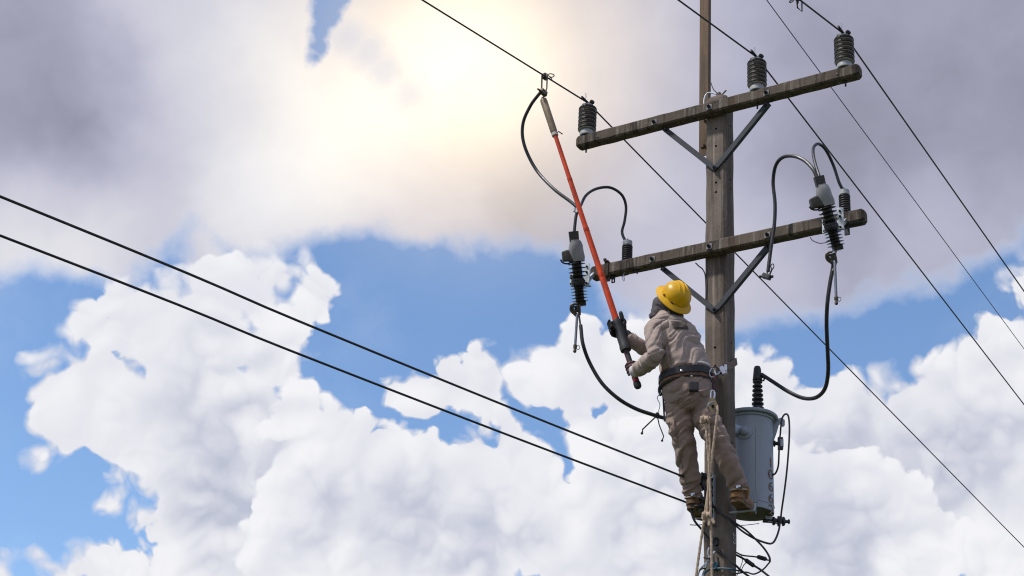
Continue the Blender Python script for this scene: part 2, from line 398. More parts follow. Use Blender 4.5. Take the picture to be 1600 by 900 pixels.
def part(name, mb, mname, parent, smooth=True, bevel=0.0):
    """one mesh under a thing or under a part (vertices are given in world coordinates)"""
    o = mesh_obj(name, mb, M[mname], None, smooth, bevel)
    mw = world_of(parent).inverted(); o.data.transform(mw); o.parent = parent
    return o
def world_of(o):
    mm = o.matrix_basis.copy(); p = o.parent
    while p: mm = p.matrix_basis @ mm; p = p.parent
    return mm
def tag(o, label, cat, group=None):
    o['label'] = label; o['category'] = cat
    if group: o['group'] = group
    return o
def thing(name, label, cat, loc=(0,0,0), group=None):
    o = bpy.data.objects.new(name, None); C.objects.link(o); o.location = loc; o.empty_display_size = 0.1
    return tag(o, label, cat, group)
def solo(name, mb, mname, label, cat, group=None, loc=None, smooth=True, bevel=0.0):
    """a thing that is one mesh; its origin goes to loc or to its lowest vertex"""
    o = mesh_obj(name, mb, M[mname], None, smooth, bevel)
    l = Vector(loc) if loc else min((v.co for v in o.data.vertices), key=lambda c: c.z).copy()
    o.data.transform(Matrix.Translation(-l)); o.location = l
    return tag(o, label, cat, group)
def copy_tree(src, loc, label=None, parent=None):
    c = src.copy(); C.objects.link(c)
    if parent is None: c.location = loc
    else: c.parent = parent
    if label: c['label'] = label
    for ch in src.children: copy_tree(ch, None, None, c)
    return c
def spline(p, n=8):
    """Catmull-Rom through the points"""
    p = [Vector(q) for q in p]; out = []
    for i in range(len(p)-1):
        p0 = p[i-1] if i > 0 else p[0]*2 - p[1]; p1, p2 = p[i], p[i+1]
        p3 = p[i+2] if i+2 < len(p) else p2*2 - p1
        for k in range(n):
            t = k/n
            out.append(0.5*((2*p1) + (p2-p0)*t + (2*p0-5*p1+4*p2-p3)*t*t + (3*p1-p0-3*p2+p3)*t**3))
    return out + [p[-1]]
def sp(l, y0=0.0, n=8): return spline(pts(l, y0), n)
Zv, Xv, Yv = Vector((0,0,1)), Vector((1,0,0)), Vector((0,1,0))
def frame(axis, side):
    """rotation whose Z is axis and whose X is close to side"""
    z = Vector(axis).normalized(); x = Vector(side); x = (x - z*x.dot(z)).normalized(); y = z.cross(x)
    return Matrix((x, y, z)).transposed()

# ------------------------------------------------------------------ the setting
gmb = MB(); n_ = 24
gv = [(x*4000/n_, y*4000/n_, 0) for y in range(-n_, n_+1) for x in range(-n_, n_+1)]
gmb.add(gv, [(j*(2*n_+1)+i, j*(2*n_+1)+i+1, (j+1)*(2*n_+1)+i+1, (j+1)*(2*n_+1)+i) for j in range(2*n_) for i in range(2*n_)])
go_ = mesh_obj('ground', gmb, M['ground']); go_['kind'] = 'structure'

# ------------------------------------------------------------------ the pole
Z1, Z2 = 6.321 + 1.6, 5.1799 + 1.6             # lower front edges of the two crossarms
AF = -0.165                                     # plane of the crossarms' front faces
AH = 0.092                                      # crossarm height
ZT = atY(1118, 153, -0.03).z                    # pole top
def pole_half(z): return 0.092 - 0.0018*z
pole = thing('utility_pole', 'square weathered concrete pole carrying two crossarms, with a climber strapped to it', 'pole', (0,0,0))
def sq_ring(h, c, z, n=4):
    """square with chamfered corners"""
    q = []
    for sx, sy in ((1,-1),(1,1),(-1,1),(-1,-1)):
        a, b = ((sx*h, sy*(h-c)), (sx*(h-c), sy*h)) if sx*sy > 0 else ((sx*(h-c), sy*h), (sx*h, sy*(h-c)))
        q += [Vector((*a, z)), Vector((*b, z))]
    return q
mb = MB(); rings = []
zz = 0.0
while zz < ZT - 0.05:
    jit = lambda: (mnoise.noise(Vector((zz*2.1, 3, 1)))*0.003)
    r_ = sq_ring(pole_half(zz) + jit(), 0.017 + 0.004*mnoise.noise(Vector((zz*3, 9, 4))), zz)
    for i, v in enumerate(r_):
        v.x += 0.0035*mnoise.noise(Vector((zz*6, i*3.1, 2))); v.y += 0.0035*mnoise.noise(Vector((zz*6, i*3.1, 12)))
    rings.append(r_); zz += 0.06
h_ = pole_half(ZT)
rings += [sq_ring(h_, 0.02, ZT-0.035), sq_ring(h_*0.93, 0.025, ZT-0.012), sq_ring(h_*0.6, 0.02, ZT)]
mb.loft(rings)
shaft = part('shaft', mb, 'pole', pole, smooth=False)
# bolt holes, cut through the shaft
holes = [(1118.5,201),(1118.5,228),(1118.5,285),(1118.5,300),(1117,543),(1117,572),(1116,700),(1117,745)]
cut = MB()
for (px, py) in holes:
    p = atY(px, py, -0.08); cut.lathe([(0.0095, 0), (0.0095, 0.3)], (p.x, -0.15, p.z), (0,1,0), 12)
    cut.lathe([(0.0095, 0), (0.0095, 0.4)], (-0.2, p.x*0.5+0.015, p.z+0.055), (1,0,0), 12)
co_ = mesh_obj('cutter', cut, None)
md = shaft.modifiers.new('holes', 'BOOLEAN'); md.object = co_; md.operation = 'DIFFERENCE'; md.solver = 'EXACT'
bpy.context.view_layer.update()
dg = bpy.context.evaluated_depsgraph_get()
nm = bpy.data.meshes.new_from_object(shaft.evaluated_get(dg)); shaft.modifiers.clear(); shaft.data = nm; nm.name = 'shaft'
bpy.data.objects.remove(co_)
# painted number on the side of the pole
def text_mesh(s, size):
    cu = bpy.data.curves.new('t', 'FONT'); cu.body = s; cu.size = size; cu.align_x = 'CENTER'; cu.align_y = 'CENTER'
    cu.resolution_u = 3; cu.extrude = 0.0
    o = bpy.data.objects.new('t', cu); C.objects.link(o); bpy.context.view_layer.update()
    me = bpy.data.meshes.new_from_object(o.evaluated_get(bpy.context.evaluated_depsgraph_get()))
    bpy.data.objects.remove(o); return me
def text_part(name, s, size, mname, parent, f):
    me = text_mesh(s, size)
    bm = bmesh.new(); bm.from_mesh(me)
    for v in bm.verts: v.co = f(v.co)
    bm.transform(world_of(parent).inverted()); bm.to_mesh(me); bm.free()
    o = bpy.data.objects.new(name, me); C.objects.link(o); me.materials.clear(); me.materials.append(M[mname]); o.parent = parent
    return o
pz = atX(1146, 842, 0.085)
text_part('painted_number', '272', 0.05, 'whitepaint', pole, lambda c: Vector((pole_half(pz.z)+0.0065, pz.y + c.y*1.0, pz.z - c.x)))

# mast for the overhead earth wire, bolted to the back of the pole
pm = atY(1102, 60, 0.115); zb = atY(1099, 246, 0.115).z; zt = atY(1100, -132, 0.115).z
mast = thing('earth_wire_mast', 'tall rusty steel channel bolted behind the pole top, rising above it', 'mast', (pm.x, 0.115, zb))
mb = MB(); wd = 0.036
mb.loft([[Vector((pm.x+a, 0.115+b, z)) for a, b in ((-wd,-.024),(wd,-.024),(wd,.024),(wd-.008,.024),(wd-.008,-.016),(-wd+.008,-.016),(-wd+.008,.024),(-wd,.024))] for z in (zb, (zb+zt)/2, zt)])
part('channel', mb, 'rust', mast, smooth=False)
for zq in (zb+0.08, zb+0.30, zt-0.05):
    part('bolt', MB().lathe([(.012,0),(.012,.012),(.006,.013),(.006,.03)], (pm.x+0.012, 0.092, zq), (0,-1,0), 8), 'rust', mast)
part('back_plate', MB().box((pm.x+0.03, 0.112-.024, zb+0.1), (0.10, 0.012, 0.06)), 'rust', mast, False)

# ------------------------------------------------------------------ crossarms
def crossarm(name, label, xl, xr, z, bolts, holes_):
    t = thing(name, label, 'crossarm', (0, AF+0.04, z), 'concrete crossarms')
    mb = MB(); rings = []
    y0, y1 = AF, -pole_half(z) + 0.002
    N = 60
    for i in range(N+1):
        x = xl + (xr-xl)*(i/N if 1 < i < N-1 else (0 if i == 0 else .008 if i == 1 else .992 if i == N-1 else 1))
        e = min(i, N-i); k = (0.010, 0.0, 0)[e] if e < 3 else 0.0
        ch = 0.011 + 0.003*mnoise.noise(Vector((x*9, z, 0)))
        j = lambda q: 0.0022*mnoise.noise(Vector((x*8, q, z)))
        r_ = [(y0+k+j(1), z+k+ch), (y0+k+ch, z+k+j(2)), (y1-k-ch, z+k+j(3)), (y1-k, z+k+ch), (y1-k, z+AH-k-ch), (y1-k-ch, z+AH-k+j(4)), (y0+k+ch, z+AH-k+j(5)), (y0+k+j(6), z+AH-k-ch)]
        rings.append([Vector((x if e else x, a, b)) for a, b in r_])
    mb.loft(rings)
    part('beam', mb, 'arm', t, smooth=False)
    for (px, py) in bolts:
        p = atY(px, py, AF-0.004)
        pl = part('square_washer', MB().box((p.x, AF-0.003, p.z), (0.042, 0.006, 0.042)), 'washer', t, False, 0.0015)
        part('bolt_head', MB().lathe([(.014,0),(.014,.012),(.009,.014),(.009,.03),(.006,.033)], (p.x, AF-0.006, p.z), (0,-1,0), 6), 'darkmetal', pl, False)
    for (px, py) in holes_:
        p = atY(px, py, AF); part('hole_shade_disc', MB().lathe([(.008,0),(.008,.003),(.004,.004)], (p.x, AF-0.0015, p.z), (0,-1,0), 10), 'blackrubber', t)  # black disc paints the dark inside of an open hole
    return t
xl1, xr1 = atY(899, 222, AF).x, atY(1341, 112, AF).x
xl2, xr2 = atY(921, 430, AF).x, atY(1349, 338, AF).x
arm1 = crossarm('crossarm', 'upper concrete crossarm carrying three ribbed insulators near the pole top', xl1, xr1, Z1, [(1022,191),(1108,167),(1197,145)], [(934,214),(1308,116)])
arm2 = crossarm('crossarm', 'lower stained concrete crossarm with fuse cutouts at both ends above the climber', xl2, xr2, Z2, [(1019,405),(1108,385),(1199,367)], [])

def brace(label, ql, qr, qv, z):
    yv = -pole_half(z) - 0.012
    a, b, v = atY(*ql, AF+0.05), atY(*qr, AF+0.05), atY(*qv, yv)
    t = thing('crossarm_brace', label, 'brace', v, 'steel crossarm braces')
    for e in (a, b):
        d = (v-e).normalized()
        n1 = Vector((0,-1,0)); side = d.cross(n1).normalized()
        mb = MB()
        if side.z < 0: side = -side
        c = [(-.018,-.003),(.018,-.003),(.018,.003),(-.012,.003),(-.012,.030),(-.018,.030)]   # angle iron
        mb.loft([[q + side*u + Vector((0,1,0))*w_ for u, w_ in c] for q in (e, (e+v)/2, v + d*0.012)])
        part('strut', mb, 'brace', t, False)
        if e is a or e is b:
            part('end_bolt', MB().lathe([(.010,0),(.010,.01),(.006,.011),(.006,.022)], e + d*0.03 + Vector((0,-.003,0)), (0,-1,0), 6), 'darkmetal', t, False)
    part('vertex_bolt', MB().lathe([(.022,0),(.022,.008),(.013,.009),(.013,.022),(.008,.024),(.008,.034)], v + Vector((0,-.003,0.004)), (0,-1,0), 8), 'brace', t, False)
    return t
brace('V shaped steel brace under the upper crossarm', (1037,200), (1200,160), (1117,263), Z1-.3)
brace('V shaped steel brace under the lower crossarm, behind the yellow hard hat', (1034,418), (1203,380), (1117,485), Z2-.4)
# ------------------------------------------------------------------ post insulators on the upper arm
IY = (AF - pole_half(Z1))/2
ZA1, ZA2 = Z1 + AH, Z2 + AH
def post_insulator(x, label):
    t = thing('post_insulator', label, 'insulator', (x, IY, ZA1), 'post insulators on the upper crossarm')
    B = Vector((x, IY, ZA1))
    part('base_cup', MB().lathe([(.050,0),(.054,.004),(.054,.030),(.050,.047),(.040,.052)], B, n=32), 'cup', t)
    pr = [(.040,.048)]; z = .050
    n = 6; dz = .0345
    for k in range(n):                            # rounded sheds with narrow grooves
        pr += [(.052,z),(.0645,z+.003),(.0695,z+.009),(.0700,z+.018),(.067,z+.026),(.060,z+.030),(.0535,z+.0315),(.0535,z+dz)]
        z += dz
    pr += [(.045,z+.004),(.041,z+.008)]
    body = part('porcelain_body', MB().lathe(pr, B, n=40), 'porcelain', t)
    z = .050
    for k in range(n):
        part('glint_ring', MB().lathe([(.0570,z-.0004),(.0648,z+.0012),(.0668,z+.0040),(.0655,z+.0042),(.0600,z+.0016)], B, n=40), 'rim', body)  # pale ring paints the reflection along the shed's glossy lower edge
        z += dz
    zt_ = .050 + n*dz
    part('metal_cap', MB().lathe([(.041,zt_),(.041,zt_+.018),(.034,zt_+.024)], B, n=24), 'cup', t)
    c = B + Zv*(zt_+.030)
    part('clamp_saddle', MB().box(c, (.05,.035,.022)), 'darkmetal', t, False, .003)
    part('clamp_keeper', MB().lathe([(.012,-.012),(.019,-.008),(.019,.008),(.012,.012)], c + Vector((.034,.0,.012)), (.8,-.5,.3), 14), 'porcelain', t)
    part('clamp_bolt', MB().lathe([(.008,-.01),(.012,-.006),(.012,.006),(.008,.01)], c + Vector((-.036,-.005,.004)), (1,0,.1), 10), 'darkmetal', t)
    for s, h in ((-1,.05),(1,.045)):              # looped ends of the tie wire
        p0 = c + Vector((.005, s*.05, .012))
        part('tie_wire_end', MB().tube(spline([p0, p0+Vector((0,s*.006,h*.7)), p0+Vector((.006,s*.012,h)), p0+Vector((.012,s*.012,h*.7)), p0+Vector((.012,s*.008,h*.2))], 5), .0014, 5), 'galv', t)
    part('tie_wrap', MB().tube(spline([c + Vector((0,-.10,.012)), c+Vector((0,-.04,.014)), c+Vector((0,.04,.014)), c+Vector((0,.10,.012))], 4), .0085, 8), 'darkmetal', t)
    part('stud', MB().lathe([(.009,0),(.009,-.022),(.0065,-.023),(.0065,-.05)], (x, IY, Z1+.003), n=10), 'darkmetal', t)
    return c + Zv*.014
xL, xM, xR_ = atY(917,206,IY).x, atY(1183,136,IY).x, atY(1320,103,IY).x
cL = post_insulator(xL, 'brown ribbed insulator at the crossarm end beside the hot stick')
cM = post_insulator(xM, 'brown ribbed insulator on the upper crossarm between pole and crossarm end')
cR = post_insulator(xR_, 'brown ribbed insulator at the upper crossarm end farthest from the hot stick')

# ------------------------------------------------------------------ line conductors (the line turns about 12 degrees at this pole)
def conductor(label, c, farpx, nearpx, znear, r=.0062):
    E_ = atX(*farpx, c.x); d = E_ - c; L = 60.0/d.y
    fp = [c + Vector((0, d.y*t, d.z*t)) for t in (0, .05, .3, 1.0)] + [Vector((c.x, c.y+60, c.z + d.z*2 - .2))]
    N_ = atZ(*nearpx, znear); dn = N_ - c
    npz = [c + dn*t for t in (.06, .5, 1.0, 3.0)]
    npz += [c + dn*(30/dn.length) - Vector((0,0,-dn.z*(30/dn.length) + .8))]
    return solo('line_conductor', MB().tube(npz[::-1] + fp, r, 6), 'wire', label, 'power line', 'overhead line conductors', loc=c)
w1 = conductor('bare line conductor that the hot stick clamp hangs on', cL, (1600,855), (660,0), 8.25)
w2 = conductor('bare line conductor on the upper crossarm insulator nearest the pole', cM, (1600,632), (1060,0), 8.29)
w3 = conductor('bare line conductor on the upper crossarm insulator farthest from the hot stick', cR, (1600,455), (1250,0), 8.30)
et = Vector((pm.x+.03, .09, zt-.02)); e1, e2 = atX(1198,0,et.x), atX(1600,545,et.x)
ed = (e2-e1)/(e2.y-e1.y)
nd_ = Vector((-math.sin(R(12)), -math.cos(R(12)), 0))
solo('earth_wire', MB().tube([et + nd_*30 - Zv*1.0, et + nd_*6 - Zv*.12, et, e1, e2, e2 + ed*45 - Zv*.4], .0042, 6), 'wire',
     'thin overhead earth wire running to the top of the rusty mast', 'power line', loc=et)

# ------------------------------------------------------------------ line clamps
def line_clamp(name, label, p, along, s=1.0):
    """hot line clamp biting a conductor from below: jaws, eye screw and bail"""
    t = thing(name, label, 'clamp', p, 'hot line clamps')
    a = Vector(along).normalized(); sd = a.cross(Zv).normalized()
    part('jaw', MB().box(p + Zv*.006*s, (.05*s,.028*s,.04*s), frame(Zv, a)), 'bronze', t, False, .005*s)
    part('upper_jaw', MB().tube(spline([p + sd*.02*s - Zv*.03*s, p + sd*.024*s + Zv*.01*s, p + Zv*.034*s, p - sd*.018*s + Zv*.012*s], 5), .0085*s, 8), 'bronze', t)
    for k in (-1, 1):                             # wire bail loops standing off the jaw
        q = p + a*.012*k*s + Zv*.012*s
        part('bail_loop', MB().tube(spline([q, q + a*.04*s + Zv*(.034+.012*k)*s, q + a*.085*s + Zv*(.04+.02*k)*s, q + a*.085*s + Zv*(.024+.02*k)*s, q + a*.03*s + Zv*.0*s], 6), .004*s, 7), 'bronze', t)
    b = p - Zv*.135*s - a*.004
    part('stirrup', MB().tube([p - a*.030*s, p - a*.026*s - Zv*.10*s, b - a*.02*s], .0065*s, 8), 'bronze', t)
    part('stirrup', MB().tube([p + a*.028*s, p + a*.030*s - Zv*.08*s, b + a*.02*s], .0055*s, 8), 'bronze', t)
    part('body', MB().box(b, (.062*s,.03*s,.042*s), frame(Zv + a*.2, a)), 'bronze', t, False, .006*s)
    part('side_screw', MB().lathe([(.012*s,-.02*s),(.012*s,.02*s),(.007*s,.022*s),(.007*s,.045*s)], b - a*.02*s, -a, 8), 'bronze', t, False)
    e = b - Zv*.045*s + a*.012
    part('eye_screw', MB().tube([b, e + Zv*.01*s], .006*s, 8).tube([e - Zv*.014*s + (a*math.cos(k*PI/6) + Zv*math.sin(k*PI/6))*.013*s for k in range(12)], .0042*s, 6, True), 'bronze', t)
    return b, e
dn_ = (atZ(660,0,8.25) - cL); dn_.normalize()
pc = atZ(851,121,8.305)
clamp_body, eye = line_clamp('line_clamp', 'line clamp at the tip of the hot stick, hooked over the wire', pc, -dn_)
pc2 = atZ(1242,-4,8.30)
dn3 = (atZ(1250,0,8.30) - cR).normalized()
cb2 = thing('stirrup_clamp', 'dark stirrup clamp hanging from the wire above the outermost insulator', 'clamp', pc2)
part('clamp_jaw', MB().box(pc2 + Zv*.01, (.10,.03,.03), frame(Zv, dn3)), 'darkmetal', cb2, False, .006)
part('bolt', MB().tube([pc2 + dn3*.02 - Zv*.03, pc2 + dn3*.02 + Zv*.04], .009, 8).tube([pc2 - dn3*.03 - Zv*.03, pc2 - dn3*.03 + Zv*.04], .009, 8), 'darkmetal', cb2)
qs = [atZ(1245,0,8.29), atZ(1246,12,8.25), atZ(1253,18,8.245), atZ(1253,3,8.29)]
part('stirrup', MB().tube(qs, .0052, 7), 'darkmetal', cb2)
part('bail_loop', MB().tube(spline([atZ(1240,1,8.3), atZ(1235,4,8.29), atZ(1234,2,8.29), atZ(1240,-2,8.3)], 5), .004, 6), 'darkmetal', cb2)

# ------------------------------------------------------------------ fuse cutouts with bird guards on the lower arm
CY = -0.30; CT, CB = CY-.17, CY+.03         # the cutouts lean outwards at the top
def ell(c, x, y, hx, hy, n=20, pw=2.0):
    out = []
    for k in range(n):
        a = 2*PI*k/n; ca, sa = math.cos(a), math.sin(a)
        out.append(c + x*(hx*math.copysign(abs(ca)**(2/pw), ca)) + y*(hy*math.copysign(abs(sa)**(2/pw), sa)))
    return out
def cutout(label, top, bot, plates, snout, hinge, tube_, lead):
    A, E_ = atY(*top, CT), atY(*bot, CB)
    d = (E_-A); L = d.length; d.normalize()
    t = thing('fuse_cutout', label, 'fuse cutout', E_, 'fuse cutouts on the lower crossarm')
    side = (RT - d*RT.dot(d)).normalized(); dep = d.cross(side)
    u = L/114.0                                    # one photo pixel at this distance
    P = lambda px: A + d*(px*u)
    # bird guard: chimney, domed hood and snout
    g1 = MB().loft([ell(P(0), side, dep, 7.8*u, 6*u, 20, 8), ell(P(15.5), side, dep, 7.4*u, 6*u, 20, 8)])
    hood = part('hood', MB().loft([ell(P(13), side, dep, 7.2*u, 6.5*u, 24, 4), ell(P(16)+side*1.5*u, side, dep, 9*u, 8*u, 24, 2.6), ell(P(22)+side*1.5*u, side, dep, 11*u, 9.5*u, 24, 2.4),
                           ell(P(31)+side*1.0*u, side, dep, 11.8*u, 10*u, 24, 2.6), ell(P(40)+side*3*u, side, dep, 11*u, 10.5*u, 24, 3), ell(P(47)+side*4*u, side, dep, 9.0*u, 10*u, 24, 4)]), 'guard', t)
    part('chimney', g1, 'guard_dark', hood, False)
    s0 = atY(*snout, CY-.13)
    hd = P(38) - side*4*u
    dv = (s0-hd)
    part('snout', MB().loft([ell(hd, d, dep, 10*u, 8*u, 16, 5), ell(hd + dv*.55 - d*1.0*u, d, dep, 9*u, 8*u, 16, 6), ell(hd + dv*.95, d, dep, 8*u, 7*u, 16, 6), ell(hd + dv*1.02, d, dep, 6.5*u, 6*u, 16, 5)]), 'guard_dark', hood, False)
    hk = P(46) - side*6*u - dep*5*u
    part('hook', MB().tube(spline([hk, hk - side*8*u + d*2.5*u, hk - side*15*u + d*0*u, hk - side*18*u - d*5*u], 5), 1.3*u, 7), 'darkmetal', t)
    # ribbed insulator
    pr = [(5*u, 40*u)]
    for k in range(4):
        z = (50 + 6.4*k)*u; pr += [(7.6*u, z-1.0*u), (12.6*u, z+.3*u), (14.2*u, z+.6*u), (13.2*u, z+1.2*u), (7.6*u, z+1.4*u)]
    pr += [(8.6*u,73*u),(10*u,75*u),(10*u,84*u),(8.2*u,86*u)]
    for k in range(5):
        z = (88.5 + 4.9*k)*u; pr += [(7.0*u, z-.8*u), (11.6*u, z+.2*u), (13.4*u, z+.5*u), (12.4*u, z+1.0*u), (7.0*u, z+1.2*u)]
    pr += [(7*u,111*u),(7*u,112*u)]
    part('ribbed_insulator', MB().lathe(pr, A, d, 26), 'polymer', t)
    part('end_block', MB().box(P(112.5)+side*1*u, (15*u,13*u,8*u), frame(d, side)), 'polymer', t, False, .004)
    # bracket plates that hold the middle band to the crossarm
    for (px, py, wpx, hpx) in plates:
        p = atY(px, py, CY+.045)
        wpx *= 1.15
        pl = part('bracket_plate', MB().loft([[p + Xv*a + Yv*.003*s + Zv*b for a, b in ((-wpx/2*u,-hpx*.5*u),(wpx/2*u,-hpx*.5*u),(wpx/2*u,hpx*.46*u),(wpx*.36*u,hpx*.5*u),(-wpx*.36*u,hpx*.5*u),(-wpx/2*u,hpx*.46*u))] for s in (-1,1)]), 'plate', t, False, .001)
        for hh in (-.38, .1, .34):
            part('bolt', MB().lathe([(.0085,0),(.0085,.007),(.005,.008),(.005,.014)], p + Zv*hpx*hh*u - Yv*.003, (0,-1,0), 6), 'darkmetal', pl, False)
        part('bracket_arm', MB().loft([[Vector((p.x, y, z_)) + Xv*a*.5 + Zv*b for a, b in ((-.02,-.018),(.02,-.018),(.02,.018),(-.02,.018))] for y, z_ in ((CY+.048, p.z-.3*hpx*u), (AF+.003, min(max(p.z-.3*hpx*u, Z2+.02), ZA2-.02)))]), 'plate', t, False)
    part('clamp_band', MB().lathe([(10.2*u,76*u),(11.0*u,76.5*u),(11.0*u,82.5*u),(10.2*u,83*u)], A, d, 26), 'darkmetal', t)
    part('bolt', MB().tube([P(85)+side*8*u, P(87)+side*19*u], 1.5*u, 7), 'galv', t)
    part('bolt', MB().tube([P(85)-side*7*u, P(84)-side*12*u], 1.3*u, 7), 'galv', t)
    # lower hinge casting, dropped fuse tube
    H = atY(*hinge, CY-.03)
    hz = part('hinge', MB().tube(spline([H + side*3*u - d*10*u, H - side*6*u - d*9*u, H - side*8*u - d*1*u, H - side*3*u + d*6*u, H + side*1*u + d*10*u], 5), 1.7*u, 8), 'bronze', t)
    part('hinge_cheek', MB().box(H + side*2*u - d*2*u, (7*u,6*u,11*u), frame(d, side + dep*.4)).box(H - side*5*u - d*4*u, (4*u,5*u,7*u), frame(d, side)), 'darkmetal', hz, False, .004)
    part('hinge_arm', MB().tube([P(113)+side*0*u, H + side*6*u - d*6*u, H + side*5*u + d*8*u], 1.9*u, 8), 'bronze', hz)
    part('trunnion', MB().tube([H - side*7*u + d*1*u, H + side*7*u - d*1*u], 2.3*u, 8), 'bronze', hz)
    part('contact_spring', MB().tube(spline([H - side*4*u - d*8*u, H + side*1*u - d*2*u, H - side*4*u + d*3*u, H + side*2*u + d*6*u], 5), 1.4*u, 6), 'bronze', hz)
    T0, T1 = atY(*tube_[0], CY-.03), atY(*tube_[1], CY-.05)
    td = (T1-T0).normalized()
    ft = part('fuse_tube', MB().tube([T0 - td*6*u, T1], 2.1*u, 12), 'tube', t)
    part('ferrule', MB().lathe([(2.9*u,0),(2.9*u,5*u),(2.2*u,6*u),(2.2*u,9*u),(2.7*u,9.5*u),(2.5*u,12*u),(1.0*u,13.5*u)], T1 - td*1*u, td, 12), 'bronze', ft)
    q = T1 + td*4*u + side*2.5*u
    part('pull_ring', MB().tube([q + side*2.2*u + (side*math.cos(k*PI/6)*2.4 + td*math.sin(k*PI/6)*3.6)*u for k in range(12)], .55*u, 6, True), 'bronze', ft)
    part('terminal_lead', MB().tube(spline([H + side*5*u - d*2*u, H + side*4*u + d*8*u, atY(*lead, CY-.02)], 5), 1.5*u, 7), 'bronze', t)
    return A, d, u
AL, dL, uL = cutout('fuse cutout with grey bird guard on the crossarm end beside the hot stick', (896,362), (907,476), [(917,429,8.5,40),(893,437,5,20)], (878.5,401), (900,485), ((901.5,497),(898.7,540)), (907.5,512))
AR, dR, uR = cutout('tilted fuse cutout with grey bird guard on the crossarm end above the transformer', (1279,276), (1308,389), [(1313,342,9.5,39),(1288,353,6,25)], (1266.5,319), (1300,404), ((1304.5,415),(1306.5,465)), (1301,424))

# ------------------------------------------------------------------ surge arresters behind the lower arm
def arrester(label, top, px_h, foot):
    T = atY(*top, -.045)
    u = .0043
    t = thing('surge_arrester', label, 'arrester', (T.x, T.y, ZA2-.03), 'surge arresters on the lower crossarm')
    h = T.z - (ZA2 - .03)
    part('end_cap', MB().lathe([(.026,0),(.035,-.003),(.0355,-.036),(.030,-.040)], T, n=24), 'cup', t)
    pr = [(.026,-.036)]
    k = 0
    while .042 + k*.0175 < h:
        z = -(.042 + k*.0175); pr += [(.0345,z+.002),(.0385,z-.002),(.0395,z-.005),(.036,z-.009),(.0325,z-.0115),(.0325,z-.015)]; k += 1
    pr += [(.028, -h)]
    part('ribbed_body', MB().lathe(pr, T, n=26), 'polymer', t)
    part('mount_strap', MB().box((T.x, T.y-.005, ZA2-.026), (.06,.10,.006)).box((T.x, -pole_half(Z2)+.006, ZA2-.055), (.06,.006,.06)), 'plate', t, False)
    part('top_stud', MB().lathe([(.010,0),(.010,.008),(.006,.009),(.006,.02)], T, n=8), 'bronze', t)
    return T
TL = arrester('small black ribbed surge arrester beside the hot stick on the lower crossarm', (980.5,377), 45, None)
TR = arrester('small black ribbed surge arrester at the crossarm end behind the tilted cutout', (1319,298), 45, None)
# strap brackets and wire hooks left on the lower arm
def arm_bracket(label, px, drop, group='steel brackets on the lower crossarm'):
    p = atY(px[0], px[1], AF)
    x = p.x
    mb = MB().box((x, AF-.004, Z2+AH*.5), (.030,.006,AH+.03)).box((x, (AF-.09)/2-.002, ZA2+.008), (.030,.10,.006)).box((x, AF+.03, Z2-drop/2+.004), (.030,.006,drop)).box((x+.004, AF+.04, Z2-.006), (.038,.07,.006))
    mb.box((x-.012, AF-.006, ZA2+.022), (.018,.02,.014))
    return solo('arm_bracket', mb, 'arm', label, 'bracket', group, smooth=False)
arm_bracket('strap bracket gripping the lower crossarm next to the hot stick', (948,412), .05)
pb = atY(958,446,AF+.04)
t = thing('hook_plate', 'slotted steel plate hanging under the lower crossarm beside the hot stick', 'bracket', (pb.x, AF+.04, Z2))
mb = MB()
for sx in (-1, 1): mb.box((pb.x+sx*.010, AF+.04, Z2-.027), (.008,.006,.060))
mb.box((pb.x, AF+.04, Z2-.030), (.014,.006,.006)).box((pb.x, AF+.04, Z2-.056), (.028,.006,.008)).box((pb.x, AF+.04, Z2-.001), (.028,.006,.010))
part('slotted_plate', mb, 'darkmetal', t, False)
part('side_rod', MB().tube([Vector((pb.x-.012,AF+.04,Z2-.012)), Vector((pb.x-.05,AF+.03,Z2-.004))], .004, 6), 'darkmetal', t)
pw_ = atY(974,438,AF+.03)
solo('wire_loop', MB().tube(spline([Vector((pw_.x+.012,AF+.03,Z2+.002)), Vector((pw_.x-.004,AF+.03,Z2-.02)), Vector((pw_.x-.004,AF+.03,Z2-.055)), Vector((pw_.x+.006,AF+.03,Z2-.068)), Vector((pw_.x+.006,AF+.03,Z2-.04)), Vector((pw_.x+.001,AF+.03,Z2-.02))], 5), .003, 6),
     'galv', 'bent wire loop hanging under the lower crossarm near the hard hat', 'wire')
pw2 = atY(995,430,AF+.03)
solo('cut_bolt', MB().lathe([(.012,0),(.012,-.014),(.006,-.016),(.005,-.034)], (pw2.x, AF+.035, Z2+.003), n=8), 'darkmetal', 'short bolt end under the lower crossarm close to the hard hat', 'bolt')
pw3 = atY(1326,352,AF+.03)
mb = MB().box((pw3.x-.012, AF+.03, Z2-.035), (.034,.012,.075)).box((pw3.x+.03, AF+.035, Z2-.004), (.13,.05,.005))
solo('angle_bracket', mb, 'brace', 'thin steel angle under the crossarm end below the tilted cutout', 'bracket', smooth=False)
solo('earth_lead', MB().tube(sp([(1266,371,-.13),(1270,376,-.2),(1280,380,-.28),(1290,379,-.29),(1299,376,-.295)], 0, 5), .0032, 6), 'cable', 'thin black lead from the crossarm underside to the tilted cutout', 'cable')
solo('earth_lead', MB().tube(sp([(1087,411,-.10),(1092,416,-.11),(1098,421,-.095),(1102,432,-.09),(1103,460,-.088),(1102,475,-.085)], 0, 6), .0045, 6), 'cable', 'thin black lead running from the lower crossarm down the pole edge', 'cable')

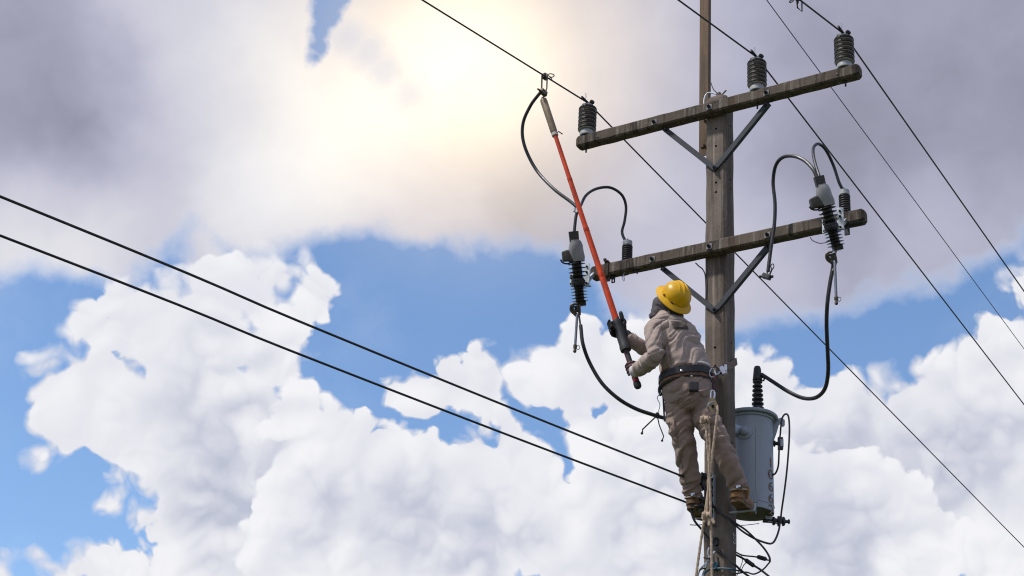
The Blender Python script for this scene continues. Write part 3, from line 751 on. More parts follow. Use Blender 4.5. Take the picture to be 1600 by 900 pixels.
# ------------------------------------------------------------------ jumper cables
def cable(label, l, r=.0125, mname='cable', n=9, name='jumper_cable', group='black jumper cables'):
    return solo(name, MB().tube(sp(l, 0, n), r, 10), mname, label, 'cable', group)
cb = clamp_body
jj = thing('jumper_cable', 'black jumper cable looping from the line clamp to the cutout beside the hot stick', 'cable', atY(897,364,CT), 'black jumper cables')
lp = [cb - (-dn_)*.02] + pts([(844,145,-.60),(829,165,-.59),(817,194,-.57),(819,226,-.53),(837,264,-.47),(864,294,-.49),(890,314,-.475),(902,324,-.47)])
part('cable', MB().tube(spline(lp, 9), [.006]*6 + [.0125]*(9*8+1-6), 10), 'cable', jj)
part('connector', MB().tube(pts([(905,321,-.47),(902,333,-.47)]), .017, 10).tube(pts([(900,322,-.465),(898,331,-.465)]), .012, 8), 'galv', jj)
part('tail', MB().tube(sp([(903,328,-.47),(900,338,-.47),(898.5,350,CT),(897,366,CT)], 0, 6), .0115, 10), 'cable', jj)
cable('black cable arching from behind the hot stick to the small surge arrester', [(903,329,-.465),(907,322,-.45),(916,305,-.39),(932,295,-.31),(953,293,-.22),(971,304,-.13),(978,322,-.08),(976,345,-.06),(972,362,-.055),(976,374,-.05),(981,378,-.046)], .0105)
rj = thing('jumper_cable', 'black jumper cable arching over the tilted cutout with a loose clamp at its end', 'cable', atY(1198,432,-.25), 'black jumper cables')
part('cable', MB().tube(sp([(1281,284,CT),(1276,276,CT),(1270,264,CT),(1257,251,-.45),(1240,244,-.42),(1223,246,-.38),(1212,259,-.33),(1208,285,-.28),(1211,318,-.26),(1210,350,-.25),(1205,385,-.25),(1200,424,-.25)], 0, 9), .0125, 10), 'cable', rj)
pq = atY(1198,432,-.25)
part('bare_end', MB().tube(pts([(1199.5,422,-.25),(1198,435,-.25)]), .006, 8), 'bronze', rj)
part('clamp_body', MB().box(pq, (.06,.035,.035), frame(Zv+Xv*.5, Xv)).tube([pq - Xv*.05 + Zv*.012, pq + Xv*.045 - Zv*.01], .011, 8), 'darkmetal', rj, False, .004)
pe = atY(1203,428,-.25); pr_ = atY(1206.5,420,-.25)
part('clamp_screw', MB().tube([pq, pe, pr_], .006, 8).tube([pr_ + Zv*.018 + Xv*.002 + (Xv*math.cos(k*PI/6)*.011 + Zv*math.sin(k*PI/6)*.018) for k in range(12)], .0036, 6, True), 'darkmetal', rj)
cable('black cable rising in a narrow loop from the tilted cutout to the arrester behind it', [(1282,285,CT),(1279.5,274,CT),(1275,260,-.44),(1271,243,-.39),(1271.5,230,-.33),(1279,225,-.26),(1290,234,-.19),(1302,258,-.11),(1311,285,-.07),(1318,298,-.046)], .0105)
cable('thick black cable sweeping from the tilted cutout down to the transformer bushing', [(1302,412,CY),(1301,421,CY),(1297,442,CY),(1293,472,-.28),(1291.5,505,-.22),(1293,545,-.12),(1294,580,.0),(1289,607,.12),(1275,621,.22),(1255,622,.29),(1232,612,.32),(1210,598,.335),(1190,585,.34)], .0135)
cable('thick black cable drooping from the cutout beside the hot stick to behind the climber', [(907.3,508,CY-.02),(908,515,CY-.02),(911,538,CY-.01),(921,566,-.25),(940,598,-.2),(965,622,-.14),(992,638,-.06),(1020,648,.02),(1042,654,.10),(1070,658,.2),(1100,655,.28),(1125,645,.33)], .0135)

# ------------------------------------------------------------------ transformer
TY = 0.34
tc0 = atY(1172,655,TY); tz1 = tc0.z; tz0 = atY(1172,803,TY).z
TC = Vector((tc0.x, TY, 0)); TR_ = .153
tr = thing('pole_transformer', 'grey blue cylindrical pole transformer with a ribbed black bushing on its lid', 'transformer', (TC.x, TC.y, tz0))
def tcz(z): return Vector((TC.x, TC.y, z))
def on_tank0(px, py):
    d = ray(px, py); e = EYE - TC; a = d.x**2+d.y**2; b = 2*(e.x*d.x+e.y*d.y); c = e.x**2+e.y**2-TR_**2
    return EYE + d*((-b-math.sqrt(max(0, b*b-4*a*c)))/(2*a))
tank = part('tank', MB().lathe([(TR_-.012,.004),(TR_-.002,.0),(TR_,.004),(TR_,.012),(TR_,(tz1-tz0)*.5),(TR_,tz1-tz0-.02),(TR_,tz1-tz0)], tcz(tz0), n=64), 'tank', tr)
part('tank_bottom', MB().lathe([(TR_-.03,.006),(TR_-.006,.004),(TR_-.006,-.003),(TR_-.02,-.006),(.004,-.004)], tcz(tz0), n=48), 'tank_under', tr)
lid = part('lid', MB().lathe([(TR_-.02,-.004),(TR_+.032,-.006),(TR_+.036,.0),(TR_+.036,.010),(TR_+.030,.016),(TR_*.6,.030),(.02,.036)], tcz(tz1), n=64), 'tank', tr)
part('lid_band', MB().lathe([(TR_+.004,-.026),(TR_+.010,-.024),(TR_+.010,-.008),(TR_+.004,-.006)], tcz(tz1), n=64), 'tank', lid)
part('weld_seam', MB().tube([on_tank0(1181,y) for y in (668,700,740,780,803)], .0035, 6), 'tank', tank)
part('weld_seam', MB().tube([tcz(tz0+.045) + Vector((math.cos(k*PI/24), math.sin(k*PI/24), 0))*TR_ for k in range(48)], .004, 6, True), 'tank', tank)
bx = atY(1184,636,TY); BB = Vector((bx.x, TY, tz1+.026))
part('bushing_flange', MB().lathe([(.062,0),(.062,.010),(.050,.014),(.050,.022),(.040,.026)], BB, n=28), 'galv', tr)
for k in range(4):
    a_ = k*PI/2 + .5; part('flange_nut', MB().lathe([(.009,0),(.009,.014),(.005,.015),(.005,.024)], BB + Vector((math.cos(a_)*.054, math.sin(a_)*.054, .008)), n=6), 'galv', tr, False)
zt2 = atY(1185.5,592,TY).z - BB.z
pr = [(.03,.024)]
for k in range(7):
    z = .034 + (zt2-.034)*k/7; rr = .0425 - .0016*k; dzz = (zt2-.034)/7
    pr += [(.024,z),(rr-.006,z+.002),(rr,z+.006),(rr,z+.014),(rr-.007,z+.019),(.024,z+.021),(.022,z+dzz)]
part('ribbed_bushing', MB().lathe(pr, BB, n=30), 'polymer', tr)
cz = BB + Zv*zt2
capb = part('terminal_boot', MB().lathe([(.030,-.012),(.034,-.008),(.031,.01),(.025,.075),(.020,.092),(.008,.098)], cz, n=20), 'blackrubber', tr)
part('boot_eye', MB().tube([cz + RT*.034 + Zv*.0 + (RT*math.cos(k*PI/5)*.013 + Zv*math.sin(k*PI/5)*.013) for k in range(10)], .006, 6, True), 'blackrubber', capb)
def on_tank(px, py):
    d = ray(px, py); e = EYE - TC; a = d.x**2+d.y**2; b = 2*(e.x*d.x+e.y*d.y); c = e.x**2+e.y**2-TR_**2
    disc = max(0, b*b-4*a*c); s_ = (-b-math.sqrt(disc))/(2*a); p = EYE + d*s_
    n = Vector((p.x-TC.x, p.y-TC.y, 0)).normalized(); return p, n
kp, kn = on_tank(1164,675)
part('round_boss', MB().lathe([(.052,-.01),(.052,.006),(.046,.010),(.030,.012),(.030,.030),(.026,.040),(.016,.047),(.004,.050)], kp, kn, 28), 'tank', tr)
np_, nn = on_tank(1172,777)
part('name_plate', MB().box(np_ + nn*.010, (.095,.014,.078), Matrix((Zv.cross(nn)*-1, nn, Zv)).transposed()), 'tank', tr, False, .003)
rh = Vector((RT.x, RT.y, 0)).normalized(); fh = Vector((-rh.y, rh.x, 0))
def tplane(px, py):                              # point on the vertical plane through the tank axis, facing the camera
    d = ray(px, py); return EYE + d*((TC-EYE).dot(fh)/d.dot(fh))
poly = [tplane(*q) for q in ((1204,694),(1204,658),(1214,655),(1221,653),(1226,657),(1226,665),(1223,667),(1220,662),(1217,664),(1213,678),(1208,692))]
part('lifting_lug', MB().loft([[p + fh*s for p in poly] for s in (-.009,.009)]), 'tank', tr, False)
poly = [tplane(*q) for q in ((1140,658),(1140,694),(1136,692),(1128,664),(1124,660),(1126,655))]
part('lifting_lug', MB().loft([[p + fh*s for p in poly] for s in (-.009,.009)]), 'tank', tr, False)
for zq in (tz1-.14, tz0+.14):                    # mounting brackets back to the pole
    part('hanger_bracket', MB().loft([[Vector((x, y, z)) for x, z in ((-.05,zq-.04),(.05,zq-.04),(.05,zq+.04),(-.05,zq+.04))] for y in (pole_half(zq)-.002, pole_half(zq)+.012)]).loft([[Vector((x, y, z)) for x, z in ((-.03+k,zq-.03),(.03+k,zq-.03),(.03+k,zq+.03),(-.03+k,zq+.03))] for y, k in ((pole_half(zq)+.010,0),(TY-TR_+.02,TC.x*.9))]), 'galv', tr, False)
q1 = tplane(1207,693); q2 = tplane(1217,693)
lvb = part('side_terminal', MB().tube([q1 - rh*.03, q2], .013, 10).lathe([(.022,0),(.022,.010)], q1 + rh*.008, rh, 12).box(q2 + rh*.010, (.034,.03,.085), frame(Zv, rh)), 'darkmetal', tr, False)
part('clamp_plate', MB().box(q2 + rh*.018 - fh*.012, (.022,.02,.055), frame(Zv, rh)), 'galv', lvb, False, .002)
q3 = tplane(1206,814); q4 = tplane(1230,815)
sd_ = (q4-q3).normalized()
part('secondary_bushing', MB().lathe([(.014,-.06),(.014,.0),(.026,.004),(.030,.012),(.026,.020),(.016,.024),(.016,.034),(.034,.038),(.036,.046),(.034,.052),(.016,.056),(.016,.064),(.030,.068),(.032,.078),(.026,.086),(.012,.09),(.010,.105),(.016,.107),(.016,.116),(.008,.12)], q3, sd_, 20), 'polymer', tr)
part('bushing_bracket', MB().loft([[tplane(*q)+fh*s for q in ((1196,806),(1206,808),(1216,812),(1214,818),(1200,816))] for s in (-.012,.012)]), 'galv', tr, False)
# stencilled number down the side of the tank
tp, tn = on_tank(1204.5,760); th0 = math.atan2(tn.y, tn.x)
for k, ch in enumerate('10662'):
    zc = on_tank(1204.5, 724 + 18.4*k)[0].z
    text_part('stencilled_digit', ch, .098, 'orangetext', tank, lambda c, zc=zc: Vector((TC.x + (TR_+.0025)*math.cos(th0 + c.x*1.5/TR_), TC.y + (TR_+.0025)*math.sin(th0 + c.x*1.5/TR_), zc + c.y)))
cable('thin black lead looping over the transformer lug down to its secondary bushing', [(1217,690,.30),(1219,680,.30),(1220,668,.30),(1222,654,.30),(1227,647,.30),(1232,651,.30),(1233.5,672,.30),(1232,705,.30),(1229,740,.31),(1225,772,.32),(1221,800,.33),(1220,815,.33)], .0062)
cable('short black lead from the transformer side terminal back to its tank', [(1217.5,697,.30),(1217,712,.30),(1216,728,.31),(1212,739,.33),(1206,743,.36)], .0062)
# ------------------------------------------------------------------ hot stick
SB = atY(997.5,606,-.50)                         # lower end
ST = eye - Zv*.03                                # hook in the eye of the clamp
sdv = (SB-ST); SL = sdv.length; sdv.normalize()
def on_stick(px, py):                            # parameter on the stick closest to the ray through a pixel
    d = ray(px, py).normalized(); wv = ST - EYE; b = sdv.dot(d)
    return (b*d.dot(wv) - sdv.dot(wv))/(1-b*b)
def SP(px, py): return ST + sdv*on_stick(px, py)
ua = .0043
hs = thing('hot_stick', 'long orange telescopic hot stick held up by the climber to the overhead wire', 'hot stick', SB)
part('hook', MB().tube(spline([ST + sdv*.05, ST + sdv*.02 + RT*.012, ST + RT*.004 - sdv*.006, ST - RT*.012 + sdv*.004, ST - RT*.010 + sdv*.02], 6), .0042, 7), 'bronze', hs)
e_ = SP(856,153)
hd = part('head_tube', MB().lathe([(.010,-.02),(.016,-.004),(.025,.004),(.027,.02),(.026,(SP(873,204)-e_).length-.01),(.021,(SP(873,204)-e_).length+.008)], e_, sdv, 18), 'stickgrey', hs)
tq = SP(874,206)
part('trigger', MB().tube(spline([tq + RT*.014, tq + RT*.034 - sdv*.018, tq + RT*.044 - sdv*.008, tq + RT*.058 + sdv*.006], 5), .0042, 7), 'darkmetal', hd)
part('collar', MB().lathe([(.020,0),(.024,.004),(.024,.026),(.020,.03)], tq - sdv*.004, sdv, 16), 'rim', hs)
segs = [((874,207),(898,283),.0160),((898,283),(919,363),.0180),((919,363),(942,434),.0200),((942,434),(967,503),.0215)]
sides = frame(sdv, RT)
for a_, b_, r0 in segs:
    A_, B_ = SP(*a_), SP(*b_); Ls = (B_-A_).length
    def tri(p, r): return [p + sides @ Vector((r*math.cos(k*PI/9)*(1+.10*math.cos(3*k*PI/9)), r*math.sin(k*PI/9)*(1+.10*math.cos(3*k*PI/9)), 0)) for k in range(18)]
    sg = part('pole_section', MB().loft([tri(A_ - sdv*.02, r0*.96), tri(A_+sdv*Ls*.4, r0), tri(B_ - sdv*.03, r0)]), 'orange', hs)
    part('lock_collar', MB().loft([tri(B_ - sdv*.045, r0*1.0), tri(B_ - sdv*.043, r0*1.12), tri(B_ - sdv*.006, r0*1.12), tri(B_, r0*.9)]), 'orange', sg)
    part('lock_button', MB().lathe([(.006,0),(.006,.004),(.003,.006)], B_ - sdv*.07 + sides @ Vector((r0*.75, -r0*.75, 0)), sides @ Vector((.7,-.7,0)), 8), 'chrome', sg)
g0, g1 = SP(966,500), SP(986,546); gl = (g1-g0).length
part('hand_guard_sleeve', MB().lathe([(.020,-.03),(.024,.0),(.034,.004),(.036,.03),(.033,.04),(.034,gl-.05),(.038,gl-.03),(.036,gl-.004),(.02,gl)], g0, sdv, 22), 'blackrubber', hs)
h0, h1 = SP(984,543), SP(994,590); hl = (h1-h0).length
part('lower_tube', MB().tube([h0, h1 - sdv*.0], .0185, 16), 'blackrubber', hs)
part('red_stripe', MB().loft([[p + sides @ Vector((.0195*math.cos(a), .0195*math.sin(a), 0)) for a in [R(x) for x in range(160,261,20)]] + [p + sides @ Vector((.012*math.cos(a), .012*math.sin(a), 0)) for a in [R(x) for x in range(260,159,-20)]] for p in (h0 + sdv*.02, h0 + sdv*hl*.55)]), 'redband', hs)
part('red_band', MB().lathe([(.015,0),(.0215,.001),(.0215,.045),(.015,.046)], SP(992,588), sdv, 18), 'redband', hs)
part('end_cap', MB().lathe([(.021,0),(.025,.004),(.025,.030),(.019,.042),(.006,.047)], SP(995,597.5), sdv, 18), 'blackrubber', hs)

# ------------------------------------------------------------------ low voltage rack and cables at the climber's feet
rk = thing('secondary_rack', 'galvanised steel rack on the pole face at the boots of the climber', 'rack', atY(1112,816,-.10))
ra, rb = atY(1112,742,-.10), atY(1112,818,-.10)
mb = MB()
yy = -pole_half(5.0)
mb.loft([[Vector((ra.x+a, yy-b, z)) for a, b in ((-.022,-.002),(.022,-.002),(.022,.030),(.016,.030),(.016,.006),(-.016,.006),(-.016,.030),(-.022,.030))] for z in (rb.z, (ra.z+rb.z)/2, ra.z)])
part('channel', mb, 'plate', rk, False)
for k in range(6):
    z = rb.z + (ra.z-rb.z)*(k+.5)/6
    part('slot_shade_disc', MB().lathe([(.010,0),(.010,.002)], (ra.x, yy-.0075, z), (0,-1,0), 10), 'blackrubber', rk)  # black disc stands in for the shaded opening in the channel
for (px, py) in ((1097,752),(1098,790)):
    p = atY(px, py, -.16)
    sp_ = part('spool_insulator', MB().lathe([(.016,-.045),(.034,-.043),(.036,-.030),(.024,-.012),(.024,.012),(.036,.030),(.034,.043),(.016,.045)], p, (.15,0,1), 20), 'polymer', rk)
    part('spool_bracket', MB().tube([Vector((ra.x, yy-.02, p.z+.052)), p + Zv*.052], .008, 8).tube([Vector((ra.x, yy-.02, p.z-.052)), p - Zv*.052], .008, 8).tube([p + Zv*.06, p - Zv*.06], .007, 8), 'darkmetal', sp_)
def lv(label, farpx, z, end, tail):
    F_ = atZ(*farpx, z); E_ = atY(*end); d = F_-E_
    p = [F_ + d*1.5 - Zv*.05, F_, E_ + d*.66 - Zv*.012, E_ + d*.33 - Zv*.012, E_]
    return solo('service_cable', MB().tube(spline(p, 6) + sp(tail, 0, 6)[1:], .0068, 8), 'cable', label, 'cable', 'low voltage service cables', loc=E_)
lv('upper of two black service cables strung to the rack at the boots of the climber', (0,307), 4.95, (1086,752,-.19), [(1086,752,-.19),(1098,757,-.21),(1104,772,-.20),(1112,787,-.14),(1120,797,-.105),(1136,808,-.10),(1150,818,-.07),(1165,828,.0),(1180,842,.04),(1194,857,.06),(1202,870,.06),(1203,878,.06)])
lv('lower of two black service cables strung to the rack at the boots of the climber', (0,368), 4.93, (1070,784,-.22), [(1070,784,-.22),(1084,790,-.22),(1096,790,-.21),(1104,796,-.15),(1116,792,-.11),(1130,805,-.10),(1146,818,-.085),(1160,830,-.02),(1178,841,.08),(1196,848,.18),(1206,849,.24),(1212,842,.28),(1217,828,.31),(1219,815,.33)])
def cab2(label, l, r=.006, m_='cable'): return cable(label, l, r, m_, 7, 'service_lead', 'tangled service leads')
cab2('black lead drooping from the lower spool down across the pole face', [(1081,795,-.2),(1081,803,-.2),(1086,815,-.19),(1097,828,-.15),(1108,842,-.115),(1120,858,-.10),(1135,870,-.098),(1148,882,-.09),(1160,893,-.03),(1172,902,.0)], .0075)
cab2('thin black lead joining the end of the upper service cable to a splice', [(1203,878,.06),(1192,890,.05),(1178,897,.04),(1166,894,.02),(1152,896,-.06),(1143,897,-.09)], .005)
cab2('grey connector lead sticking out behind the pole edge', [(1140,856,.09),(1152,864,.09),(1162,868,.09),(1180,870,.08),(1195,874,.07),(1204,876,.06)], .005)
cab2('black spliced lead angling down behind the pole edge', [(1148,866,.08),(1160,872,.08),(1172,880,.07),(1188,890,.05),(1202,901,.04)], .007)
for px, lab in (((1189,871.5,.075),'dark splice sleeve on the upper lead beside the pole'), ((1170,878.5,.072),'dark splice sleeve on the slanting lead beside the pole')):
    p = atY(*px); q = atY(px[0]+7, px[1]+(2 if px[0] > 1180 else 5), px[2])
    solo('splice_sleeve', MB().tube([p-(q-p)*.9, p-(q-p)*.6, q, q+(q-p)*.3], [.007,.014,.014,.007], 8), 'darkmetal', lab, 'connector')
cab2('thin kinked wire between the splices beside the pole', [(1158,868,.08),(1160,876,.08),(1157,886,.07),(1154,893,.06),(1150,903,.05)], .0025)
cab2('thin wire zigzagging below the slanting splice', [(1172,879,.07),(1165,880,.07),(1160,887,.06),(1158,896,.05)], .0028)
cab2('teal cable wrapped round the pole face below the rack', [(1098,902,-.14),(1104,893,-.12),(1114,889,-.105),(1128,888,-.098),(1142,889,-.094),(1150,891,-.05),(1160,893,.02),(1166,897,.05)], .0058, 'teal')
cab2('pair of pale grey leads bundled down the pole face', [(1117,862,-.10),(1112,868,-.125),(1106,878,-.13),(1102,888,-.13),(1097,902,-.13)], .0072, 'greycable')
cab2('looped pale grey lead tied to the pole face', [(1108,856,-.11),(1106,864,-.12),(1108,872,-.12),(1103,880,-.125),(1095,888,-.13),(1091,897,-.13),(1090,905,-.13)], .006, 'greycable')
solo('cable_tie', MB().tube(sp([(1100,871,-.145),(1107,873,-.15),(1113,869,-.13)],0,4), .006, 6), 'blackrubber', 'black tie gathering the pale grey leads', 'cable tie')
solo('cable_tie', MB().tube(sp([(1093,891,-.145),(1098,888,-.15),(1103,889,-.14)],0,4), .006, 6), 'blackrubber', 'black tie round the lowest bend of the pale grey leads', 'cable tie')
kb = atY(1116,846,-.10)
solo('pole_hook', MB().box((kb.x, -pole_half(4.6)-.010, kb.z), (.045,.02,.05)).tube([kb + Vector((-.01,-.01,.02)), kb + Vector((.0,-.05,.03)), kb + Vector((.02,-.05,.0))], .007, 7), 'darkmetal', 'small dark hook bracket on the pole below the rack', 'bracket', smooth=False)
kb2 = atY(1117,884,-.10)
solo('pole_clip', MB().box((kb2.x, -pole_half(4.4)-.010, kb2.z), (.04,.02,.05)), 'teal', 'teal clip holding cable to the pole face', 'clip', smooth=False, bevel=.004)
solo('tie_wire', MB().tube(sp([(1078,820,-.16),(1088,820.5,-.15),(1099,820,-.10),(1120,822,-.096)],0,4), .003, 6), 'darkmetal', 'thin steel wire across the pole below the rack', 'wire')
solo('tie_wire', MB().tube(sp([(1146,825,-.06),(1152,822,.0),(1165,820.5,.1),(1186,818,.2)],0,4), .0024, 6), 'darkmetal', 'thin steel wire from pole to the transformer bottom', 'wire')
# earth leads on the pole top
pt = Vector((0.0, -.02, ZT))
tt = thing('pole_top_clamp', 'small wire clamp on top of the concrete pole', 'clamp', pt)
part('clamp', MB().box(pt + Zv*.02, (.03,.025,.05)), 'darkmetal', tt, False, .004)
part('bare_end', MB().tube([pt + Zv*.02, pt + Vector((.03,.0,.025)), pt + Vector((.06,0,.05))], .006, 7), 'darkmetal', tt)
cl_ = atY(1110,127,.07)
part('mast_lead', MB().tube(spline([pt + Zv*.03, atY(1115,140,.03), atY(1111,130,.06), cl_], 5), .004, 6), 'darkmetal', tt)
part('pole_lead', MB().tube(spline([pt + Zv*.028, atY(1108,145,-.02), atY(1102,150,-.03), atY(1100,160,-.04), Vector((atY(1100,168,-.05).x, -.05, ZA1-.06))], 6), .0055, 7), 'galv', tt)
# ------------------------------------------------------------------ the climber
def remeshed(name, mb, voxel, mname, smooth_it=4, fold=None):
    """closed shapes -> one continuous smooth surface, then cloth folds pushed into it; returns a world-space mesh object"""
    me = bpy.data.meshes.new(name); me.from_pydata([tuple(v) for v in mb.v], [], mb.f); me.update()
    bm = bmesh.new(); bm.from_mesh(me); bmesh.ops.remove_doubles(bm, verts=bm.verts, dist=1e-5); bmesh.ops.recalc_face_normals(bm, faces=bm.faces); bm.to_mesh(me); bm.free()
    o = bpy.data.objects.new(name, me); C.objects.link(o)
    r = o.modifiers.new('r', 'REMESH'); r.mode = 'VOXEL'; r.voxel_size = voxel
    s_ = o.modifiers.new('s', 'SMOOTH'); s_.iterations = smooth_it; s_.factor = 0.5
    bpy.context.view_layer.update()
    nm = bpy.data.meshes.new_from_object(o.evaluated_get(bpy.context.evaluated_depsgraph_get()))
    o.modifiers.clear(); o.data = nm; nm.name = name
    if fold:
        nrm = [v.normal.copy() for v in nm.vertices]
        for v, n in zip(nm.vertices, nrm): v.co += n*fold(v.co)
    for p in nm.polygons: p.use_smooth = True
    nm.materials.clear(); nm.materials.append(M[mname])
    return o
def child(o, parent):
    o.data.transform(world_of(parent).inverted()); o.parent = parent; return o
def taper(mb, l, n=18):
    """limb: l = [(px,py,Y,r),...], rounded ends"""
    p = [atY(a, b, c) for a, b, c, r in l]; r = [q[3] for q in l]
    P_, R_ = [], []
    for i in range(len(p)-1):
        for k in range(6):
            t_ = k/6; P_.append(p[i].lerp(p[i+1], t_)); R_.append(r[i]*(1-t_)+r[i+1]*t_)
    P_.append(p[-1]); R_.append(r[-1])
    P_ = spline_smooth(P_)
    mb.tube(P_, R_, n); mb.ball(P_[0], R_[0], 8); mb.ball(P_[-1], R_[-1], 8)
    return mb
def spline_smooth(P_):
    for _ in range(3): P_ = [P_[0]] + [(P_[i-1]+P_[i]*2+P_[i+1])/4 for i in range(1, len(P_)-1)] + [P_[-1]]
    return P_
RV = Vector((.50,.866,0)); FV = Vector((-.866,.50,0))          # his right, and the way he faces
def bring(px, py, y, hw, hd, n=24, pw=2.4, dz=0.0):
    c = atY(px, py, y); return ell(c, (RV + Zv*dz).normalized(), FV, hw, hd, n, pw)
def ridge(q, f=1.0): return 1 - 2*abs(mnoise.noise(q))
def crease(q):                                                 # narrow pinched groove
    return -max(0.0, (ridge(q) - 0.62)/0.38)
person = thing('person', 'lineman in khaki workwear, yellow hard hat and gloves, climbing the pole with a hot stick', 'person', atY(1100,800,-.12))

# --- body under the clothes, one continuous mesh with head, face and hands
bd = MB()
bd.loft([bring(1074,618,-.36,.135,.09), bring(1073,588,-.385,.125,.085), bring(1064,550,-.41,.135,.09), bring(1056,520,-.43,.15,.09), bring(1050,500,-.44,.13,.07), bring(1047,492,-.445,.06,.055)])
taper(bd, [(1047,498,-.445,.052),(1046,480,-.46,.05)])
LARM = [(1025,509,-.575,.060),(1024,535,-.62,.054),(1023,556,-.645,.050),(1012,567,-.595,.047),(998,577,-.545,.043)]
RARM = [(1072,509,-.27,.056),(1050,535,-.255,.052),(1026,556,-.27,.048),(1008,546,-.35,.045),(987,531,-.435,.041)]
LLEG = [(1060,628,-.40,.087),(1062,660,-.385,.080),(1070,698,-.345,.065),(1076,732,-.27,.063),(1082,768,-.195,.056)]
RLEG = [(1092,630,-.33,.086),(1107,662,-.345,.077),(1122,690,-.345,.069),(1138,722,-.28,.061),(1152,755,-.195,.054)]
for limb in (LARM, RARM, LLEG, RLEG): taper(bd, [(a, b, c, r*.68) for a, b, c, r in limb])
for s_, (px, py, y) in ((1,(1083,786,-.17)),(1,(1150,776,-.16))):
    p = atY(px, py, y); bd.ball(p + Vector((0,.03,-.0)), .035, 8, (1,2.6,.8)); bd.tube([p + Zv*.08, p], .034, 10)
for a_, b_ in (((998,577,-.545),(989,580,-.51)), ((987,531,-.435),(977,518,-.46))): bd.tube([atY(*a_), atY(*b_)], .026, 10)
HAX = (RT*.43 + UP*.76 - FW*.48).normalized()                  # axis of the tilted head
HC = atY(1046,473,-.47)                                        # centre of the head
HFf = (FV*1.0 - HAX*FV.dot(HAX)).normalized()                  # facing direction of the tilted head
HS = HAX.cross(HFf).normalized()
bd.loft([ell(HC + HAX*h + HFf*o_, HS, HFf, w_, d_, 20) for h, o_, w_, d_ in ((-.115,.035,.03,.03),(-.10,.03,.045,.05),(-.06,.015,.062,.078),(0,.0,.072,.088),(.05,-.005,.070,.088),(.09,-.01,.05,.065),(.108,-.012,.02,.025))])
bd.ball(HC + HFf*.095 - HAX*.02, .016, 6, (1,1,1.4))           # nose
for s_ in (-1, 1): bd.ball(HC + HS*.074*s_ - HAX*.01, .02, 6); bd.ball(HC + HS*.03*s_ + HFf*.082 + HAX*.012, .013, 6)
bd.ball(HC + HFf*.078 - HAX*.062, .02, 6)                      # lips and chin
child(remeshed('body', bd, .011, 'skin', 3), person)

# --- shirt
def along(px0, px1):
    a, b = atY(*px0), atY(*px1); return a, (b-a).normalized()
S1, SV1 = along((1025,509,-.575),(1024,556,-.645)); S2, SV2 = along((1023,556,-.645),(998,577,-.545)); S3, SV3 = along((1026,556,-.27),(987,531,-.435))
wa = atY(1040,590,-.45)
def shirt_fold(p):
    d1 = (p - (S1 + SV1*(p-S1).dot(SV1))).length; d2 = (p - (S2 + SV2*(p-S2).dot(SV2))).length; d3 = (p-(S3 + SV3*(p-S3).dot(SV3))).length
    n0 = mnoise.noise(p*5)
    if d2 < .085 and (p-S2).dot(SV2) > .0:
        s = (p-S2).dot(SV2); return .013*ridge(Vector((s*19 + n0*1.4, p.z*5, p.x*4))) + .010*crease(Vector((s*24 + n0*2, p.z*7, p.x*5 + 3))) + .002*ridge(p*22)
    if d1 < .088:
        s = (p-S1).dot(SV1); return .014*ridge(Vector((s*12 + (p.dot(RT))*7 + n0*1.2, p.dot(RT)*3, p.y*4))) + .012*crease(Vector((s*17 + p.dot(RT)*9 + n0*1.5, p.dot(RT)*5, p.y*5 + 7))) + .002*ridge(p*22)
    if d3 < .07 and p.dot(RT) < atY(1010,546,-.35).dot(RT):
        s = (p-S3).dot(SV3); return .010*ridge(Vector((s*20 + n0, p.z*5, p.x*4)))
    # back: soft diagonal folds running from the waist up towards the shoulder blade
    u_ = (p-wa).dot(RT)*.80 + (p-wa).dot(UP)*.60; v_ = -(p-wa).dot(RT)*.60 + (p-wa).dot(UP)*.80
    k = max(0.25, min(1.0, 1.15 - (p-wa).dot(UP)*2.3))*max(.15, min(1, ((p-wa).dot(UP) - .22*(p-wa).dot(RT) + .0)/.09))
    return k*(.020*ridge(Vector((v_*11 + n0*1.1, u_*3.0, 4.0))) + .016*crease(Vector((v_*17 + n0*1.6, u_*3.6, 14.0))) + .006*ridge(Vector((v_*26 + n0*2, u_*6, 9.0)))) + .0015*ridge(p*20)
sh = MB()
sh.loft([bring(1073,590,-.385,.160,.126), bring(1072,580,-.39,.166,.132), bring(1067,562,-.40,.168,.130), bring(1059,538,-.42,.172,.124), bring(1053,518,-.435,.174,.112), bring(1050,507,-.44,.152,.096), bring(1047,500,-.445,.105,.076), bring(1045,494,-.45,.080,.070), bring(1044,490,-.45,.066,.062)])
taper(sh, [(1036,509,-.53,.060),(1022,514,-.585,.060)] + [(a, b, c, r*1.0) for a, b, c, r in LARM[1:]])
taper(sh, [(1062,511,-.34,.056),(1071,514,-.28,.052)] + RARM[1:])
shirt = child(remeshed('shirt', sh, .0075, 'shirt', 4, shirt_fold), person)
bpy.context.view_layer.update()
def on_mesh(o, px, py):
    """first hit of the ray through a pixel with a finished mesh (to lay patches and pockets on the cloth)"""
    mw = world_of(o); im = mw.inverted(); d = ray(px, py).normalized()
    ok, loc, n, _ = o.ray_cast(im @ EYE, im.to_3x3() @ d)
    return (mw @ loc, n) if ok else (None, None)
